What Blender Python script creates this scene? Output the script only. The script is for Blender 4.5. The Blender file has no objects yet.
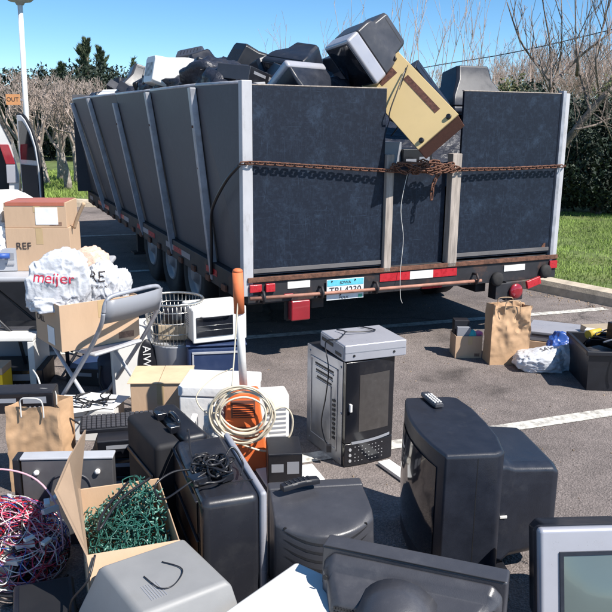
import bpy, bmesh, math, random
from mathutils import Vector, Matrix, noise
from mathutils.bvhtree import BVHTree
rnd = random.Random(7)
S = bpy.context.scene
COL = S.collection
R = math.radians
PI = math.pi

# ------------------------------------------------------------------ camera
CF, CP, CR, CH = 760.0, R(13.7), R(0.55), 1.7
def ray(px, py):
    x = (px-306)/CF; y = -(py-306)/CF
    c, s = math.cos(CR), math.sin(CR)
    x, y = x*c - y*s, x*s + y*c
    return Vector((x, math.cos(CP)+y*math.sin(CP), -math.sin(CP)+y*math.cos(CP)))
def G(px, py, z=0.0):
    d = ray(px, py); t = (z-CH)/d.z
    return Vector((d.x*t, d.y*t, z))
def DY(px, py, Y):
    d = ray(px, py); t = Y/d.y
    return Vector((d.x*t, Y, CH+d.z*t))
cam = bpy.data.cameras.new('camera'); camo = bpy.data.objects.new('camera', cam); COL.objects.link(camo)
cam.sensor_width = 36; cam.lens = 36*CF/612; cam.clip_end = 900; cam.clip_start = 0.05
camo.matrix_world = Matrix.Translation((0, 0, CH)) @ Matrix.Rotation(PI/2-CP, 4, 'X') @ Matrix.Rotation(CR, 4, 'Z')
S.camera = camo

# ------------------------------------------------------------------ materials
MATS = {}
def pm(name, col, rough=.5, metal=0., var=.15, scale=6., bump=0., bscale=60., coat=0., dirt=None, damt=.5, dscale=3., dlo=.5, stretch=None, trans=0., bdist=.004):
    if name in MATS: return MATS[name]
    m = bpy.data.materials.new(name); m.use_nodes = True; nt = m.node_tree; N = nt.nodes; K = nt.links
    b = N['Principled BSDF']
    tc = N.new('ShaderNodeTexCoord'); src = tc.outputs['Object']
    if stretch:
        mp = N.new('ShaderNodeMapping'); mp.inputs['Scale'].default_value = stretch; K.new(src, mp.inputs[0]); src = mp.outputs[0]
    n1 = N.new('ShaderNodeTexNoise'); n1.inputs['Scale'].default_value = scale; n1.inputs['Detail'].default_value = 6; n1.inputs['Roughness'].default_value = .6; K.new(src, n1.inputs['Vector'])
    mr = N.new('ShaderNodeMapRange'); mr.inputs[1].default_value = .3; mr.inputs[2].default_value = .7; mr.inputs[3].default_value = 1-var; mr.inputs[4].default_value = 1+var; K.new(n1.outputs[0], mr.inputs[0])
    mx = N.new('ShaderNodeMix'); mx.data_type = 'RGBA'; mx.blend_type = 'MULTIPLY'; mx.inputs[0].default_value = 1
    mx.inputs[6].default_value = (*col, 1); K.new(mr.outputs[0], mx.inputs[7])
    out = mx.outputs[2]
    if dirt:
        n2 = N.new('ShaderNodeTexNoise'); n2.inputs['Scale'].default_value = dscale; n2.inputs['Detail'].default_value = 8; n2.inputs['Roughness'].default_value = .7; K.new(src, n2.inputs['Vector'])
        r2 = N.new('ShaderNodeMapRange'); r2.inputs[1].default_value = dlo; r2.inputs[2].default_value = dlo+.2; r2.inputs[4].default_value = damt; K.new(n2.outputs[0], r2.inputs[0])
        m2 = N.new('ShaderNodeMix'); m2.data_type = 'RGBA'; m2.inputs[7].default_value = (*dirt, 1)
        K.new(r2.outputs[0], m2.inputs[0]); K.new(out, m2.inputs[6]); out = m2.outputs[2]
    K.new(out, b.inputs['Base Color'])
    b.inputs['Metallic'].default_value = metal
    rr = N.new('ShaderNodeMapRange'); rr.inputs[1].default_value = .3; rr.inputs[2].default_value = .7; rr.inputs[3].default_value = max(.03, rough-.08); rr.inputs[4].default_value = min(1, rough+.08)
    K.new(n1.outputs[0], rr.inputs[0]); K.new(rr.outputs[0], b.inputs['Roughness'])
    b.inputs['Coat Weight'].default_value = coat
    if trans: b.inputs['Transmission Weight'].default_value = trans
    if bump:
        n3 = N.new('ShaderNodeTexNoise'); n3.inputs['Scale'].default_value = bscale; n3.inputs['Detail'].default_value = 5; K.new(src, n3.inputs['Vector'])
        bp = N.new('ShaderNodeBump'); bp.inputs['Strength'].default_value = bump; bp.inputs['Distance'].default_value = bdist
        K.new(n3.outputs[0], bp.inputs['Height']); K.new(bp.outputs[0], b.inputs['Normal'])
    if 'film' in name:
        vo_ = N.new('ShaderNodeTexVoronoi'); vo_.feature = 'DISTANCE_TO_EDGE'; vo_.inputs['Scale'].default_value = 15; wn_ = N.new('ShaderNodeMix'); wn_.data_type = 'RGBA'; wn_.inputs[0].default_value = .12
        K.new(src, wn_.inputs[6]); K.new(n1.outputs['Color'], wn_.inputs[7]); K.new(wn_.outputs[2], vo_.inputs['Vector'])
        b2_ = N.new('ShaderNodeBump'); b2_.invert = True; b2_.inputs['Strength'].default_value = .35; b2_.inputs['Distance'].default_value = .015; K.new(vo_.outputs['Distance'], b2_.inputs['Height']); K.new(bp.outputs[0], b2_.inputs['Normal']); K.new(b2_.outputs[0], b.inputs['Normal'])
        b.inputs['Subsurface Weight'].default_value = .15; b.inputs['Subsurface Radius'].default_value = (.02, .02, .02); b.inputs['Subsurface Scale'].default_value = 1
    MATS[name] = m
    return m

def asphalt_mat():
    m = bpy.data.materials.new('asphalt'); m.use_nodes = True; nt = m.node_tree; N = nt.nodes; K = nt.links; b = N['Principled BSDF']
    tc = N.new('ShaderNodeTexCoord')
    def nz(s, d=4, r=.6):
        n = N.new('ShaderNodeTexNoise'); n.inputs['Scale'].default_value = s; n.inputs['Detail'].default_value = d; n.inputs['Roughness'].default_value = r; K.new(tc.outputs['Object'], n.inputs['Vector']); return n
    big = nz(.5, 6); mid = nz(6, 6, .7); fine = nz(150, 3, .8)
    v = N.new('ShaderNodeTexVoronoi'); v.inputs['Scale'].default_value = 110; K.new(tc.outputs['Object'], v.inputs['Vector'])
    cr = N.new('ShaderNodeValToRGB'); cr.color_ramp.elements[0].position = .33; cr.color_ramp.elements[0].color = (.112, .094, .088, 1); cr.color_ramp.elements[1].position = .68; cr.color_ramp.elements[1].color = (.215, .182, .168, 1)
    K.new(big.outputs[0], cr.inputs[0])
    def mul(a, bsock, lo, hi, fr=.3, to=.7):
        mr = N.new('ShaderNodeMapRange'); mr.inputs[1].default_value = fr; mr.inputs[2].default_value = to; mr.inputs[3].default_value = lo; mr.inputs[4].default_value = hi; K.new(bsock, mr.inputs[0])
        x = N.new('ShaderNodeMix'); x.data_type = 'RGBA'; x.blend_type = 'MULTIPLY'; x.inputs[0].default_value = 1; K.new(a, x.inputs[6]); K.new(mr.outputs[0], x.inputs[7]); return x.outputs[2]
    o = mul(cr.outputs[0], mid.outputs[0], .8, 1.2)
    o = mul(o, fine.outputs[0], .62, 1.4)
    o = mul(o, v.outputs['Color'], .75, 1.35, 0, 1)
    # cracks: warped voronoi edges
    wn = nz(1.6, 5); wv = N.new('ShaderNodeMix'); wv.data_type = 'RGBA'; wv.inputs[0].default_value = .35; K.new(tc.outputs['Object'], wv.inputs[6]); K.new(wn.outputs['Color'], wv.inputs[7])
    vc = N.new('ShaderNodeTexVoronoi'); vc.feature = 'DISTANCE_TO_EDGE'; vc.inputs['Scale'].default_value = .4; K.new(wv.outputs[2], vc.inputs['Vector'])
    o = mul(o, vc.outputs['Distance'], .45, 1, 0, .006)
    # oil stains
    st = nz(1.3, 3); o = mul(o, st.outputs[0], .5, 1, .3, .42)
    st2 = nz(14, 6, .8); o = mul(o, st2.outputs[0], 1, 1.5, .62, .7)
    st3 = nz(9, 6, .8); o = mul(o, st3.outputs[0], .55, 1, .3, .37)
    K.new(o, b.inputs['Base Color']); b.inputs['Roughness'].default_value = .9
    bp = N.new('ShaderNodeBump'); bp.inputs['Strength'].default_value = .7; bp.inputs['Distance'].default_value = .006; K.new(v.outputs['Distance'], bp.inputs['Height']); K.new(bp.outputs[0], b.inputs['Normal'])
    return m
def panel_mat(name, base, light, amt, lo=.5):
    """dark painted plywood with fine scratches and rubbed areas"""
    m = bpy.data.materials.new(name); m.use_nodes = True; nt = m.node_tree; N = nt.nodes; K = nt.links; b = N['Principled BSDF']
    tc = N.new('ShaderNodeTexCoord')
    acc = None
    for k, (rx, sc, st) in enumerate(((.5, 3., (22, 22, 2.2)), (-.7, 4., (26, 26, 2.6)), (1.3, 3., (1.6, 30, 24)), (.1, 4, (40, 40, 1.2)))):
        mp = N.new('ShaderNodeMapping'); mp.inputs['Rotation'].default_value = (0, rx, 0); mp.inputs['Scale'].default_value = st; K.new(tc.outputs['Object'], mp.inputs[0])
        n = N.new('ShaderNodeTexNoise'); n.inputs['Scale'].default_value = sc; n.inputs['Detail'].default_value = 3; n.inputs['Roughness'].default_value = .7; n.inputs['Distortion'].default_value = 1.2; K.new(mp.outputs[0], n.inputs['Vector'])
        r = N.new('ShaderNodeMapRange'); r.inputs[1].default_value = .6; r.inputs[2].default_value = .74; K.new(n.outputs[0], r.inputs[0])
        if acc is None: acc = r.outputs[0]
        else:
            a = N.new('ShaderNodeMath'); a.operation = 'MAXIMUM'; K.new(acc, a.inputs[0]); K.new(r.outputs[0], a.inputs[1]); acc = a.outputs[0]
    n2 = N.new('ShaderNodeTexNoise'); n2.inputs['Scale'].default_value = 2.6; n2.inputs['Detail'].default_value = 7; n2.inputs['Roughness'].default_value = .7; K.new(tc.outputs['Object'], n2.inputs['Vector'])
    r2 = N.new('ShaderNodeMapRange'); r2.inputs[1].default_value = lo-.1; r2.inputs[2].default_value = lo+.2; r2.inputs[3].default_value = .12; r2.inputs[4].default_value = 1; K.new(n2.outputs[0], r2.inputs[0])
    mu = N.new('ShaderNodeMath'); mu.operation = 'MULTIPLY'; K.new(acc, mu.inputs[0]); K.new(r2.outputs[0], mu.inputs[1])
    n4 = N.new('ShaderNodeTexNoise'); n4.inputs['Scale'].default_value = 38; n4.inputs['Detail'].default_value = 4; K.new(tc.outputs['Object'], n4.inputs['Vector'])
    r4 = N.new('ShaderNodeMapRange'); r4.inputs[1].default_value = .5; r4.inputs[2].default_value = .8; r4.inputs[4].default_value = .16; K.new(n4.outputs[0], r4.inputs[0])
    n5 = N.new('ShaderNodeTexNoise'); n5.inputs['Scale'].default_value = 5; n5.inputs['Detail'].default_value = 12; n5.inputs['Roughness'].default_value = .82; n5.inputs['Distortion'].default_value = .25; K.new(tc.outputs['Object'], n5.inputs['Vector'])
    r5 = N.new('ShaderNodeMapRange'); r5.inputs[1].default_value = .52; r5.inputs[2].default_value = .72; r5.inputs[4].default_value = .42; K.new(n5.outputs[0], r5.inputs[0])
    mq = N.new('ShaderNodeMath'); mq.operation = 'MULTIPLY'; K.new(mu.outputs[0], mq.inputs[0]); mq.inputs[1].default_value = .55
    mz = N.new('ShaderNodeMath'); mz.operation = 'MAXIMUM'; K.new(mq.outputs[0], mz.inputs[0]); K.new(r5.outputs[0], mz.inputs[1]); mu = mz
    ad = N.new('ShaderNodeMath'); ad.operation = 'MAXIMUM'; K.new(mu.outputs[0], ad.inputs[0]); K.new(r4.outputs[0], ad.inputs[1])
    m3 = N.new('ShaderNodeMath'); m3.operation = 'MULTIPLY'; K.new(ad.outputs[0], m3.inputs[0]); m3.inputs[1].default_value = amt
    mx = N.new('ShaderNodeMix'); mx.data_type = 'RGBA'; mx.inputs[6].default_value = (*base, 1); mx.inputs[7].default_value = (*light, 1); K.new(m3.outputs[0], mx.inputs[0])
    K.new(mx.outputs[2], b.inputs['Base Color']); b.inputs['Roughness'].default_value = .55
    b.inputs['Specular IOR Level'].default_value = .35
    bp = N.new('ShaderNodeBump'); bp.inputs['Strength'].default_value = .25; bp.inputs['Distance'].default_value = .003; K.new(n4.outputs[0], bp.inputs['Height']); K.new(bp.outputs[0], b.inputs['Normal'])
    MATS[name] = m; return m

M_asph = asphalt_mat()
M_line = pm('line_paint', (.62, .6, .54), .8, var=.2, scale=25, dirt=(.2, .18, .165), damt=.95, dscale=18, dlo=.46)
M_soil = pm('lawn_soil', (.11, .15, .04), .95, var=.5, scale=2.5, bump=.8, bscale=20, bdist=.03, dirt=(.2, .17, .09), damt=.6, dscale=.8, dlo=.54)
M_kerb = pm('kerb_concrete', (.52, .44, .34), .9, var=.2, scale=14, bump=.5, bscale=90, dirt=(.2, .17, .14), damt=.5, dscale=4)
M_panelR = panel_mat('rear_board', (.004, .008, .019), (.11, .18, .29), .6)
M_panelS = panel_mat('side_board', (.085, .083, .092), (.2, .2, .215), .5)
M_galv = pm('galvanised_steel', (.37, .38, .42), .45, .35, var=.22, scale=12, dirt=(.25, .22, .2), damt=.4, dscale=9)
M_white_post = pm('white_post_paint', (.46, .46, .48), .55, var=.12, scale=10, dirt=(.2, .18, .16), damt=.8, dscale=11, dlo=.56, stretch=(1, 1, .3))
M_wood = pm('weathered_wood', (.36, .31, .27), .85, var=.35, scale=9, stretch=(6, 6, .5), bump=.5, bscale=30)
M_frame = pm('trailer_frame_paint', (.018, .018, .022), .6, var=.4, scale=7, dirt=(.13, .06, .035), damt=.7, dscale=6, dlo=.55)
M_rust = pm('rusty_steel', (.15, .07, .045), .85, .2, var=.5, scale=30, bump=.6, bscale=100)
M_pipe = pm('rusty_pipe', (.36, .18, .13), .7, .2, var=.3, scale=12)
M_tyre = pm('tyre_rubber', (.016, .016, .018), .85, var=.3, scale=10, dirt=(.07, .06, .05), damt=.5)
M_rim = pm('wheel_rim', (.24, .24, .26), .5, .2, var=.2)
M_red = pm('red_reflector', (.45, .02, .03), .3, var=.2, scale=40, coat=.3)
M_redlens = pm('red_lens', (.28, .015, .025), .2, var=.15, coat=.6)
M_whitetape = pm('white_reflector', (.75, .73, .7), .5, var=.2, scale=25)
M_blk = pm('black_plastic', (.011, .012, .017), .45, var=.2, scale=9, bump=.08, bscale=300, dirt=(.06, .058, .056), damt=.25, dscale=7, dlo=.56)
M_blkgloss = pm('gloss_black_plastic', (.01, .011, .015), .16, var=.15, coat=.3, dirt=(.1, .09, .085), damt=.25, dscale=5, dlo=.58)
M_char = pm('charcoal_plastic', (.017, .02, .03), .38, var=.18, scale=14, bump=.1, bscale=250, dirt=(.08, .08, .085), damt=.25, dscale=9, dlo=.56)
M_char2 = pm('grey_charcoal_plastic', (.05, .051, .06), .38, var=.14, scale=8, bump=.1, bscale=250, dirt=(.14, .135, .135), damt=.25, dscale=8, dlo=.56)
M_grey = pm('grey_plastic', (.26, .27, .3), .45, var=.1, bump=.05, bscale=200, dirt=(.16, .15, .14), damt=.3)
M_lgrey = pm('light_grey_plastic', (.42, .43, .46), .5, var=.08, bump=.05, bscale=200, dirt=(.28, .26, .23), damt=.35, dscale=4)
M_silver = pm('silver_plastic', (.42, .42, .46), .32, .25, var=.06, dirt=(.3, .29, .28), damt=.3, dscale=6)
M_white = pm('white_plastic', (.74, .73, .7), .45, var=.06, dirt=(.45, .42, .36), damt=.4, dscale=5, dlo=.54)
M_offwhite = pm('yellowed_plastic', (.72, .68, .55), .5, var=.08, dirt=(.4, .36, .26), damt=.4, dscale=5, dlo=.54)
M_card = pm('cardboard', (.53, .365, .24), .85, var=.1, scale=5, bump=.25, bscale=40, dirt=(.36, .25, .16), damt=.4, dscale=5, stretch=(1, 1, .35))
M_cardin = pm('cardboard_inside', (.5, .34, .21), .9, var=.1, bump=.2, bscale=60)
M_kraft = pm('kraft_paper', (.52, .33, .19), .8, var=.14, scale=7, bump=.35, bscale=28, bdist=.006, dirt=(.36, .22, .12), damt=.4)
M_bagw = pm('white_film_bag', (.62, .63, .66), .24, var=.06, bump=.35, bscale=30, bdist=.01, dirt=(.33, .36, .44), damt=.75, dscale=4, dlo=.5)
M_bagt = pm('tan_film_bag', (.66, .5, .39), .22, var=.15, bump=.9, bscale=16, bdist=.015)
M_bagk = pm('black_film_bag', (.022, .025, .038), .42, var=.3, bump=.6, bscale=22, bdist=.02)
M_print = pm('red_print', (.6, .03, .07), .6, var=.05)
M_ink = pm('dark_ink', (.04, .03, .03), .7, var=.1)
M_inkw = pm('white_ink', (.7, .7, .7), .6, var=.05)
M_paper = pm('white_paper', (.8, .8, .79), .7, var=.05, bump=.4, bscale=14, bdist=.01)
M_glass = pm('dark_screen_glass', (.012, .014, .02), .06, var=.05, coat=.5)
M_screen = pm('grey_green_screen', (.11, .14, .135), .12, var=.04, coat=.5)
M_mwglass = pm('microwave_window', (.055, .05, .048), .2, var=.15, scale=30, coat=.5)
M_steel = pm('pressed_zinc', (.42, .43, .46), .35, .75, var=.15, scale=10, dirt=(.25, .22, .2), damt=.4)
M_chrome = pm('chrome_wire', (.62, .6, .55), .25, .85, var=.2, scale=20)
M_navy = pm('navy_plastic', (.03, .05, .12), .35, var=.15, dirt=(.1, .12, .18), damt=.3)
M_blue = pm('blue_plastic', (.03, .09, .34), .4, var=.1)
M_orange = pm('orange_plastic', (.72, .16, .045), .4, var=.08, dirt=(.4, .12, .05), damt=.3)
M_orange2 = pm('orange_grip_foam', (.66, .17, .06), .7, var=.12, scale=20)
M_beige = pm('beige_back_board', (.68, .5, .24), .7, var=.06, dirt=(.5, .38, .16), damt=.35)
M_brown = pm('brown_veneer', (.13, .05, .035), .5, var=.3, scale=10, stretch=(1, 8, 8))
M_brownslot = pm('brown_slots', (.12, .05, .035), .8, var=.5, scale=60)
M_yellow = pm('yellow_carton', (1., .62, .01), .5, var=.08)
M_pink = pm('pink_wire', (.62, .05, .12), .45, var=.15)
M_pinkl = pm('pale_pink_wire', (.72, .4, .46), .45, var=.1)
M_purple = pm('purple_wire', (.2, .12, .3), .45, var=.2)
M_wwire = pm('white_wire', (.72, .7, .66), .4, var=.08)
M_creamwire = pm('cream_cord', (.68, .6, .46), .45, var=.08)
M_kwire = pm('black_wire', (.015, .015, .018), .35, var=.2)
M_green = pm('green_light_wire', (.022, .105, .085), .4, var=.35, scale=20)
M_greenl = pm('pale_green_bulb', (.14, .3, .25), .3, var=.3, scale=30)
M_brownrefl = pm('painted_brown_reflection', (.035, .022, .018), .5, .0, var=.3)  # brown reflection of the nearby carton, painted as the panel colour
M_bark = pm('bark', (.17, .13, .11), .9, var=.4, scale=12, bump=.8, bscale=30, bdist=.02, dirt=(.35, .31, .26), damt=.6, dscale=5)
M_twig = pm('pinkish_twigs', (.42, .32, .27), .85, var=.2)
M_twigl = pm('straw_twigs', (.36, .29, .25), .85, var=.35)
M_ever = pm('evergreen_needles', (.075, .1, .05), .8, var=.5, scale=3)
M_ever2 = pm('dark_hedge_leaves', (.022, .036, .022), .7, var=.6, scale=4)
M_everol = pm('olive_needles', (.12, .13, .05), .8, var=.4, scale=3)
M_grassb = pm('grass_blades', (.23, .32, .07), .75, var=.4, scale=1.5, dirt=(.22, .2, .1), damt=.5, dscale=.9, dlo=.55)
M_vanp = pm('van_paint', (.62, .62, .62), .25, var=.03, coat=.7)
M_vang = pm('van_glass', (.012, .014, .018), .08, var=.05, coat=.4)
M_vanin = pm('van_interior', (.03, .03, .035), .8, var=.2)
M_vantrim = pm('black_rubber_seal', (.012, .012, .014), .6, var=.1)
M_lamp = pm('lamp_post_paint', (.78, .77, .75), .5, var=.05)
M_sign = pm('orange_sign', (.66, .3, .12), .6, var=.05)
M_teal = pm('teal_plastic', (.05, .42, .42), .4, var=.1)
M_pinkp = pm('pink_plastic', (.75, .2, .4), .4, var=.1)
M_tan = pm('tan_plastic', (.42, .34, .24), .5, var=.1)
M_plate = pm('plate_white', (.72, .76, .78), .4, var=.06, scale=20)
M_platebl = pm('plate_cyan', (.12, .5, .62), .4, var=.2, scale=30)

# ------------------------------------------------------------------ mesh builder
class MB:
    def __init__(s): s.bm = bmesh.new(); s.mi = 0
    def _f(s, vs):
        try:
            f = s.bm.faces.new(vs); f.material_index = s.mi; return f
        except ValueError: return None
    def hexa(s, p):   # 8 pts: bottom 4 ccw, top 4 ccw
        v = [s.bm.verts.new(q) for q in p]
        for f in ((3, 2, 1, 0), (4, 5, 6, 7), (0, 1, 5, 4), (1, 2, 6, 5), (2, 3, 7, 6), (3, 0, 4, 7)): s._f([v[i] for i in f])
        return s
    def box(s, x0, x1, y0, y1, z0, z1, M=None):
        p = [Vector(q) for q in ((x0, y0, z0), (x1, y0, z0), (x1, y1, z0), (x0, y1, z0), (x0, y0, z1), (x1, y0, z1), (x1, y1, z1), (x0, y1, z1))]
        if M: p = [M @ q for q in p]
        return s.hexa(p)
    def tube(s, pts, r, seg=6, r1=None, closed=False, cap=True):
        pts = [Vector(p) for p in pts]; n = len(pts)
        if n < 2: return s
        rings = []; up = None
        for i, p in enumerate(pts):
            if closed: t = pts[(i+1) % n] - pts[i-1]
            else: t = pts[min(i+1, n-1)] - pts[max(i-1, 0)]
            if t.length < 1e-7: t = Vector((0, 0, 1))
            t.normalize()
            if up is None: up = Vector((0, 0, 1)) if abs(t.z) < .9 else Vector((1, 0, 0))
            a = t.cross(up)
            if a.length < 1e-4: a = t.cross(Vector((1, .3, .2)))
            a.normalize(); b = a.cross(t); b.normalize(); up = b
            rr = r if r1 is None else r + (r1-r)*i/(n-1)
            rings.append([s.bm.verts.new(p + (a*math.cos(2*PI*k/seg) + b*math.sin(2*PI*k/seg))*rr) for k in range(seg)])
        m = n if closed else n-1
        for i in range(m):
            A, B = rings[i], rings[(i+1) % n]
            for k in range(seg):
                f = s._f((A[k], B[k], B[(k+1) % seg], A[(k+1) % seg]))
                if f: f.smooth = True
        if cap and not closed:
            s._f(rings[0]); s._f(rings[-1][::-1])
        return s
    def lathe(s, prof, c=(0, 0, 0), seg=24, axis='z', sx=1, sy=1, cap0=True):
        rings = []
        for r, z in prof:
            ring = []
            for k in range(seg):
                a = 2*PI*k/seg; x, y = r*math.cos(a)*sx, r*math.sin(a)*sy
                q = Vector((x, y, z)) if axis == 'z' else (Vector((x, z, y)) if axis == 'y' else Vector((z, x, y)))
                ring.append(s.bm.verts.new(q+Vector(c)))
            rings.append(ring)
        for A, B in zip(rings, rings[1:]):
            for k in range(seg):
                f = s._f((A[k], A[(k+1) % seg], B[(k+1) % seg], B[k]))
                if f: f.smooth = True
        if cap0: s._f(rings[0][::-1])
        s._f(rings[-1]); return s
    def loft(s, rings, cap=True, closed=True):
        rs = [[s.bm.verts.new(p) for p in r] for r in rings]; n = len(rs[0])
        for A, B in zip(rs, rs[1:]):
            for k in range(n if closed else n-1): s._f((A[k], A[(k+1) % n], B[(k+1) % n], B[k]))
        if cap: s._f(rs[0][::-1]); s._f(rs[-1])
        return s
    def hull(s, pts):
        v = [s.bm.verts.new(p) for p in pts]
        bmesh.ops.convex_hull(s.bm, input=v); return s
    def prism(s, poly, off):
        off = Vector(off); a = [Vector(p) for p in poly]; return s.loft([a, [p+off for p in a]])
    def build(s, name, mat, parent=None, bevel=0., smooth=False, seg=2):
        bmesh.ops.recalc_face_normals(s.bm, faces=s.bm.faces)
        if smooth:
            for f in s.bm.faces: f.smooth = True
        me = bpy.data.meshes.new(name); s.bm.to_mesh(me); s.bm.free()
        for q in (mat if isinstance(mat, (list, tuple)) else [mat]): me.materials.append(q)
        o = bpy.data.objects.new(name, me); COL.objects.link(o)
        if parent: o.parent = parent
        if bevel:
            for f in me.polygons: f.use_smooth = True
            m = o.modifiers.new('bevel', 'BEVEL'); m.width = bevel; m.segments = seg; m.limit_method = 'ANGLE'; m.angle_limit = R(35)
            w = o.modifiers.new('wn', 'WEIGHTED_NORMAL'); w.keep_sharp = True
        return o
def box(name, mat, parent, x0, x1, y0, y1, z0, z1, bevel=.003, M=None): return MB().box(x0, x1, y0, y1, z0, z1, M).build(name, mat, parent, bevel)
def tag(o, label=None, cat=None, group=None, kind=None):
    if label: o['label'] = label
    if cat: o['category'] = cat
    if group: o['group'] = group
    if kind: o['kind'] = kind
    return o
def thing(name, label, cat, loc=(0, 0, 0), yaw=0, group=None, rot=None):
    o = bpy.data.objects.new(name, None); COL.objects.link(o); o.empty_display_size = .1
    if rot is not None: o.matrix_world = Matrix.Translation(loc) @ rot.to_4x4()
    else: o.location = loc; o.rotation_euler = (0, 0, R(yaw))
    return tag(o, label, cat, group)
def basis(ex, n):   # local x -> ex, local -y -> n
    ex = Vector(ex).normalized(); ey = -Vector(n); ey = (ey - ex*ey.dot(ex)).normalized(); ez = ex.cross(ey)
    return Matrix((ex, ey, ez)).transposed()
KIDS = {}
def copy_tree(o, parent=None):
    c = o.copy(); COL.objects.link(c); c.parent = parent
    for ch in [q for q in bpy.data.objects if q.parent == o]: copy_tree(ch, c)
    return c
def text(s, size, mat, parent, loc, rot=(90, 0, 0), name='lettering', sx=1., ext=.0006, M=None, align='CENTER'):
    cu = bpy.data.curves.new('t', 'FONT'); cu.body = s; cu.size = size; cu.align_x = align; cu.align_y = 'CENTER'; cu.extrude = ext
    t = bpy.data.objects.new('t', cu); COL.objects.link(t)
    me = bpy.data.meshes.new_from_object(t.evaluated_get(bpy.context.evaluated_depsgraph_get()))
    bpy.data.objects.remove(t); me.materials.clear(); me.materials.append(mat)
    o = bpy.data.objects.new(name, me); COL.objects.link(o); o.parent = parent
    if M is not None: me.transform(M)
    else:
        o.location = loc; o.rotation_euler = [R(a) for a in rot]; o.scale = (sx, 1, 1)
    return o
def spline(pts, n=6, closed=False):
    pts = [Vector(p) for p in pts]; N = len(pts); out = []
    for i in range(N if closed else N-1):
        if closed: p0, p1, p2, p3 = pts[i-1], pts[i], pts[(i+1) % N], pts[(i+2) % N]
        else: p0, p1, p2, p3 = pts[max(i-1, 0)], pts[i], pts[i+1], pts[min(i+2, N-1)]
        for k in range(n):
            t = k/n
            out.append(.5*((2*p1)+(-p0+p2)*t+(2*p0-5*p1+4*p2-p3)*t*t+(-p0+3*p1-3*p2+p3)*t**3))
    if not closed: out.append(pts[-1])
    return out
def tangle(mb, c, rad, npts, r, seg=4, seed=0, sub=5, flat=True, surf=False):
    q = random.Random(seed); c = Vector(c); rv = Vector((q.uniform(-1, 1), q.uniform(-1, 1), q.uniform(-1, 1)))*.6; d = Vector((q.gauss(0, 1), q.gauss(0, 1), q.gauss(0, .6))).normalized(); ax = Vector((q.gauss(0, 1), q.gauss(0, 1), q.gauss(0, 1))).normalized(); pts = []
    for i in range(npts*2):
        if q.random() < .18: ax = Vector((q.gauss(0, 1), q.gauss(0, 1), q.gauss(0, 1))).normalized()
        d = (Matrix.Rotation(q.uniform(.2, .8), 3, ax) @ d); d = (d-rv*max(0, rv.length-.6)*1.3).normalized(); rv = rv+d*.22
        if rv.length > 1: rv = rv/rv.length
        pts.append(Vector((c.x+rv.x*rad[0], c.y+rv.y*rad[1], max(c.z+rv.z*rad[2], r))))
    mb.tube(spline(pts, max(2, sub-2)), r, seg)
def crumple(mb_or_name, mat, parent, c, rad, seed=0, sub=4, amp=.25, flat=True, sq=1.0, freq=2.2, pinch=None):
    """film bag: squashed ellipsoid with folds"""
    bm = bmesh.new(); bmesh.ops.create_icosphere(bm, subdivisions=sub, radius=1)
    off = Vector((seed*3.1, seed*1.7, seed*.9)); q = random.Random(seed*13+5)
    planes = []
    for k in range(22):
        n_ = Vector((q.gauss(0, 1), q.gauss(0, 1), q.gauss(0, .9))).normalized(); planes.append((n_, q.uniform(.66, 1.0)))
    wob = min(amp, .45)
    for v in bm.verts:
        d = v.co.normalized()
        dw = (d+Vector((noise.noise(d*1.9+off), noise.noise(d*1.9+off+Vector((5, 0, 0))), noise.noise(d*1.9+off+Vector((0, 7, 0)))))*wob).normalized()
        rr = 1.15
        for n_, h_ in planes:
            c_ = dw.dot(n_)
            if c_ > .05: rr = min(rr, h_/c_)
        rid = 1-2*abs(noise.noise(d*freq*1.5+off)); fine_ = 1-2*abs(noise.noise(Vector((d.x*7, d.y*7, d.z*3))+off))
        w_ = Vector((noise.noise(d*3+off), noise.noise(d*3+off+Vector((3, 0, 0))), noise.noise(d*3+off+Vector((0, 3, 0)))))*.25
        v1 = noise.voronoi((d+w_)*freq*1.0+off)[0]; v2 = noise.voronoi(Vector((d.x*1.3, d.y*1.3, d.z*.8))*freq*2.1+w_+off)[0]
        r1_ = 1-min(1, (v1[1]-v1[0])/.45); r2_ = 1-min(1, (v2[1]-v2[0])/.4)
        rr *= .93+.34*wob*r1_**1.4+.17*wob*r2_**1.3+.25*wob*noise.noise(d*freq+off)
        p = d*rr
        if sq != 1.: p = Vector([math.copysign(abs(a)**sq, a) for a in p])
        if flat and p.z < -.55: p.z = -.55
        v.co = Vector((p.x*rad[0], p.y*rad[1], p.z*rad[2]))
    zmin = min(v.co.z for v in bm.verts)
    for v in bm.verts: v.co.z -= zmin; v.co += Vector(c)
    for f in bm.faces: f.smooth = True
    me = bpy.data.meshes.new(mb_or_name); bm.to_mesh(me); bm.free(); me.materials.append(mat)
    o = bpy.data.objects.new(mb_or_name, me); COL.objects.link(o); o.parent = parent
    return o
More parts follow.
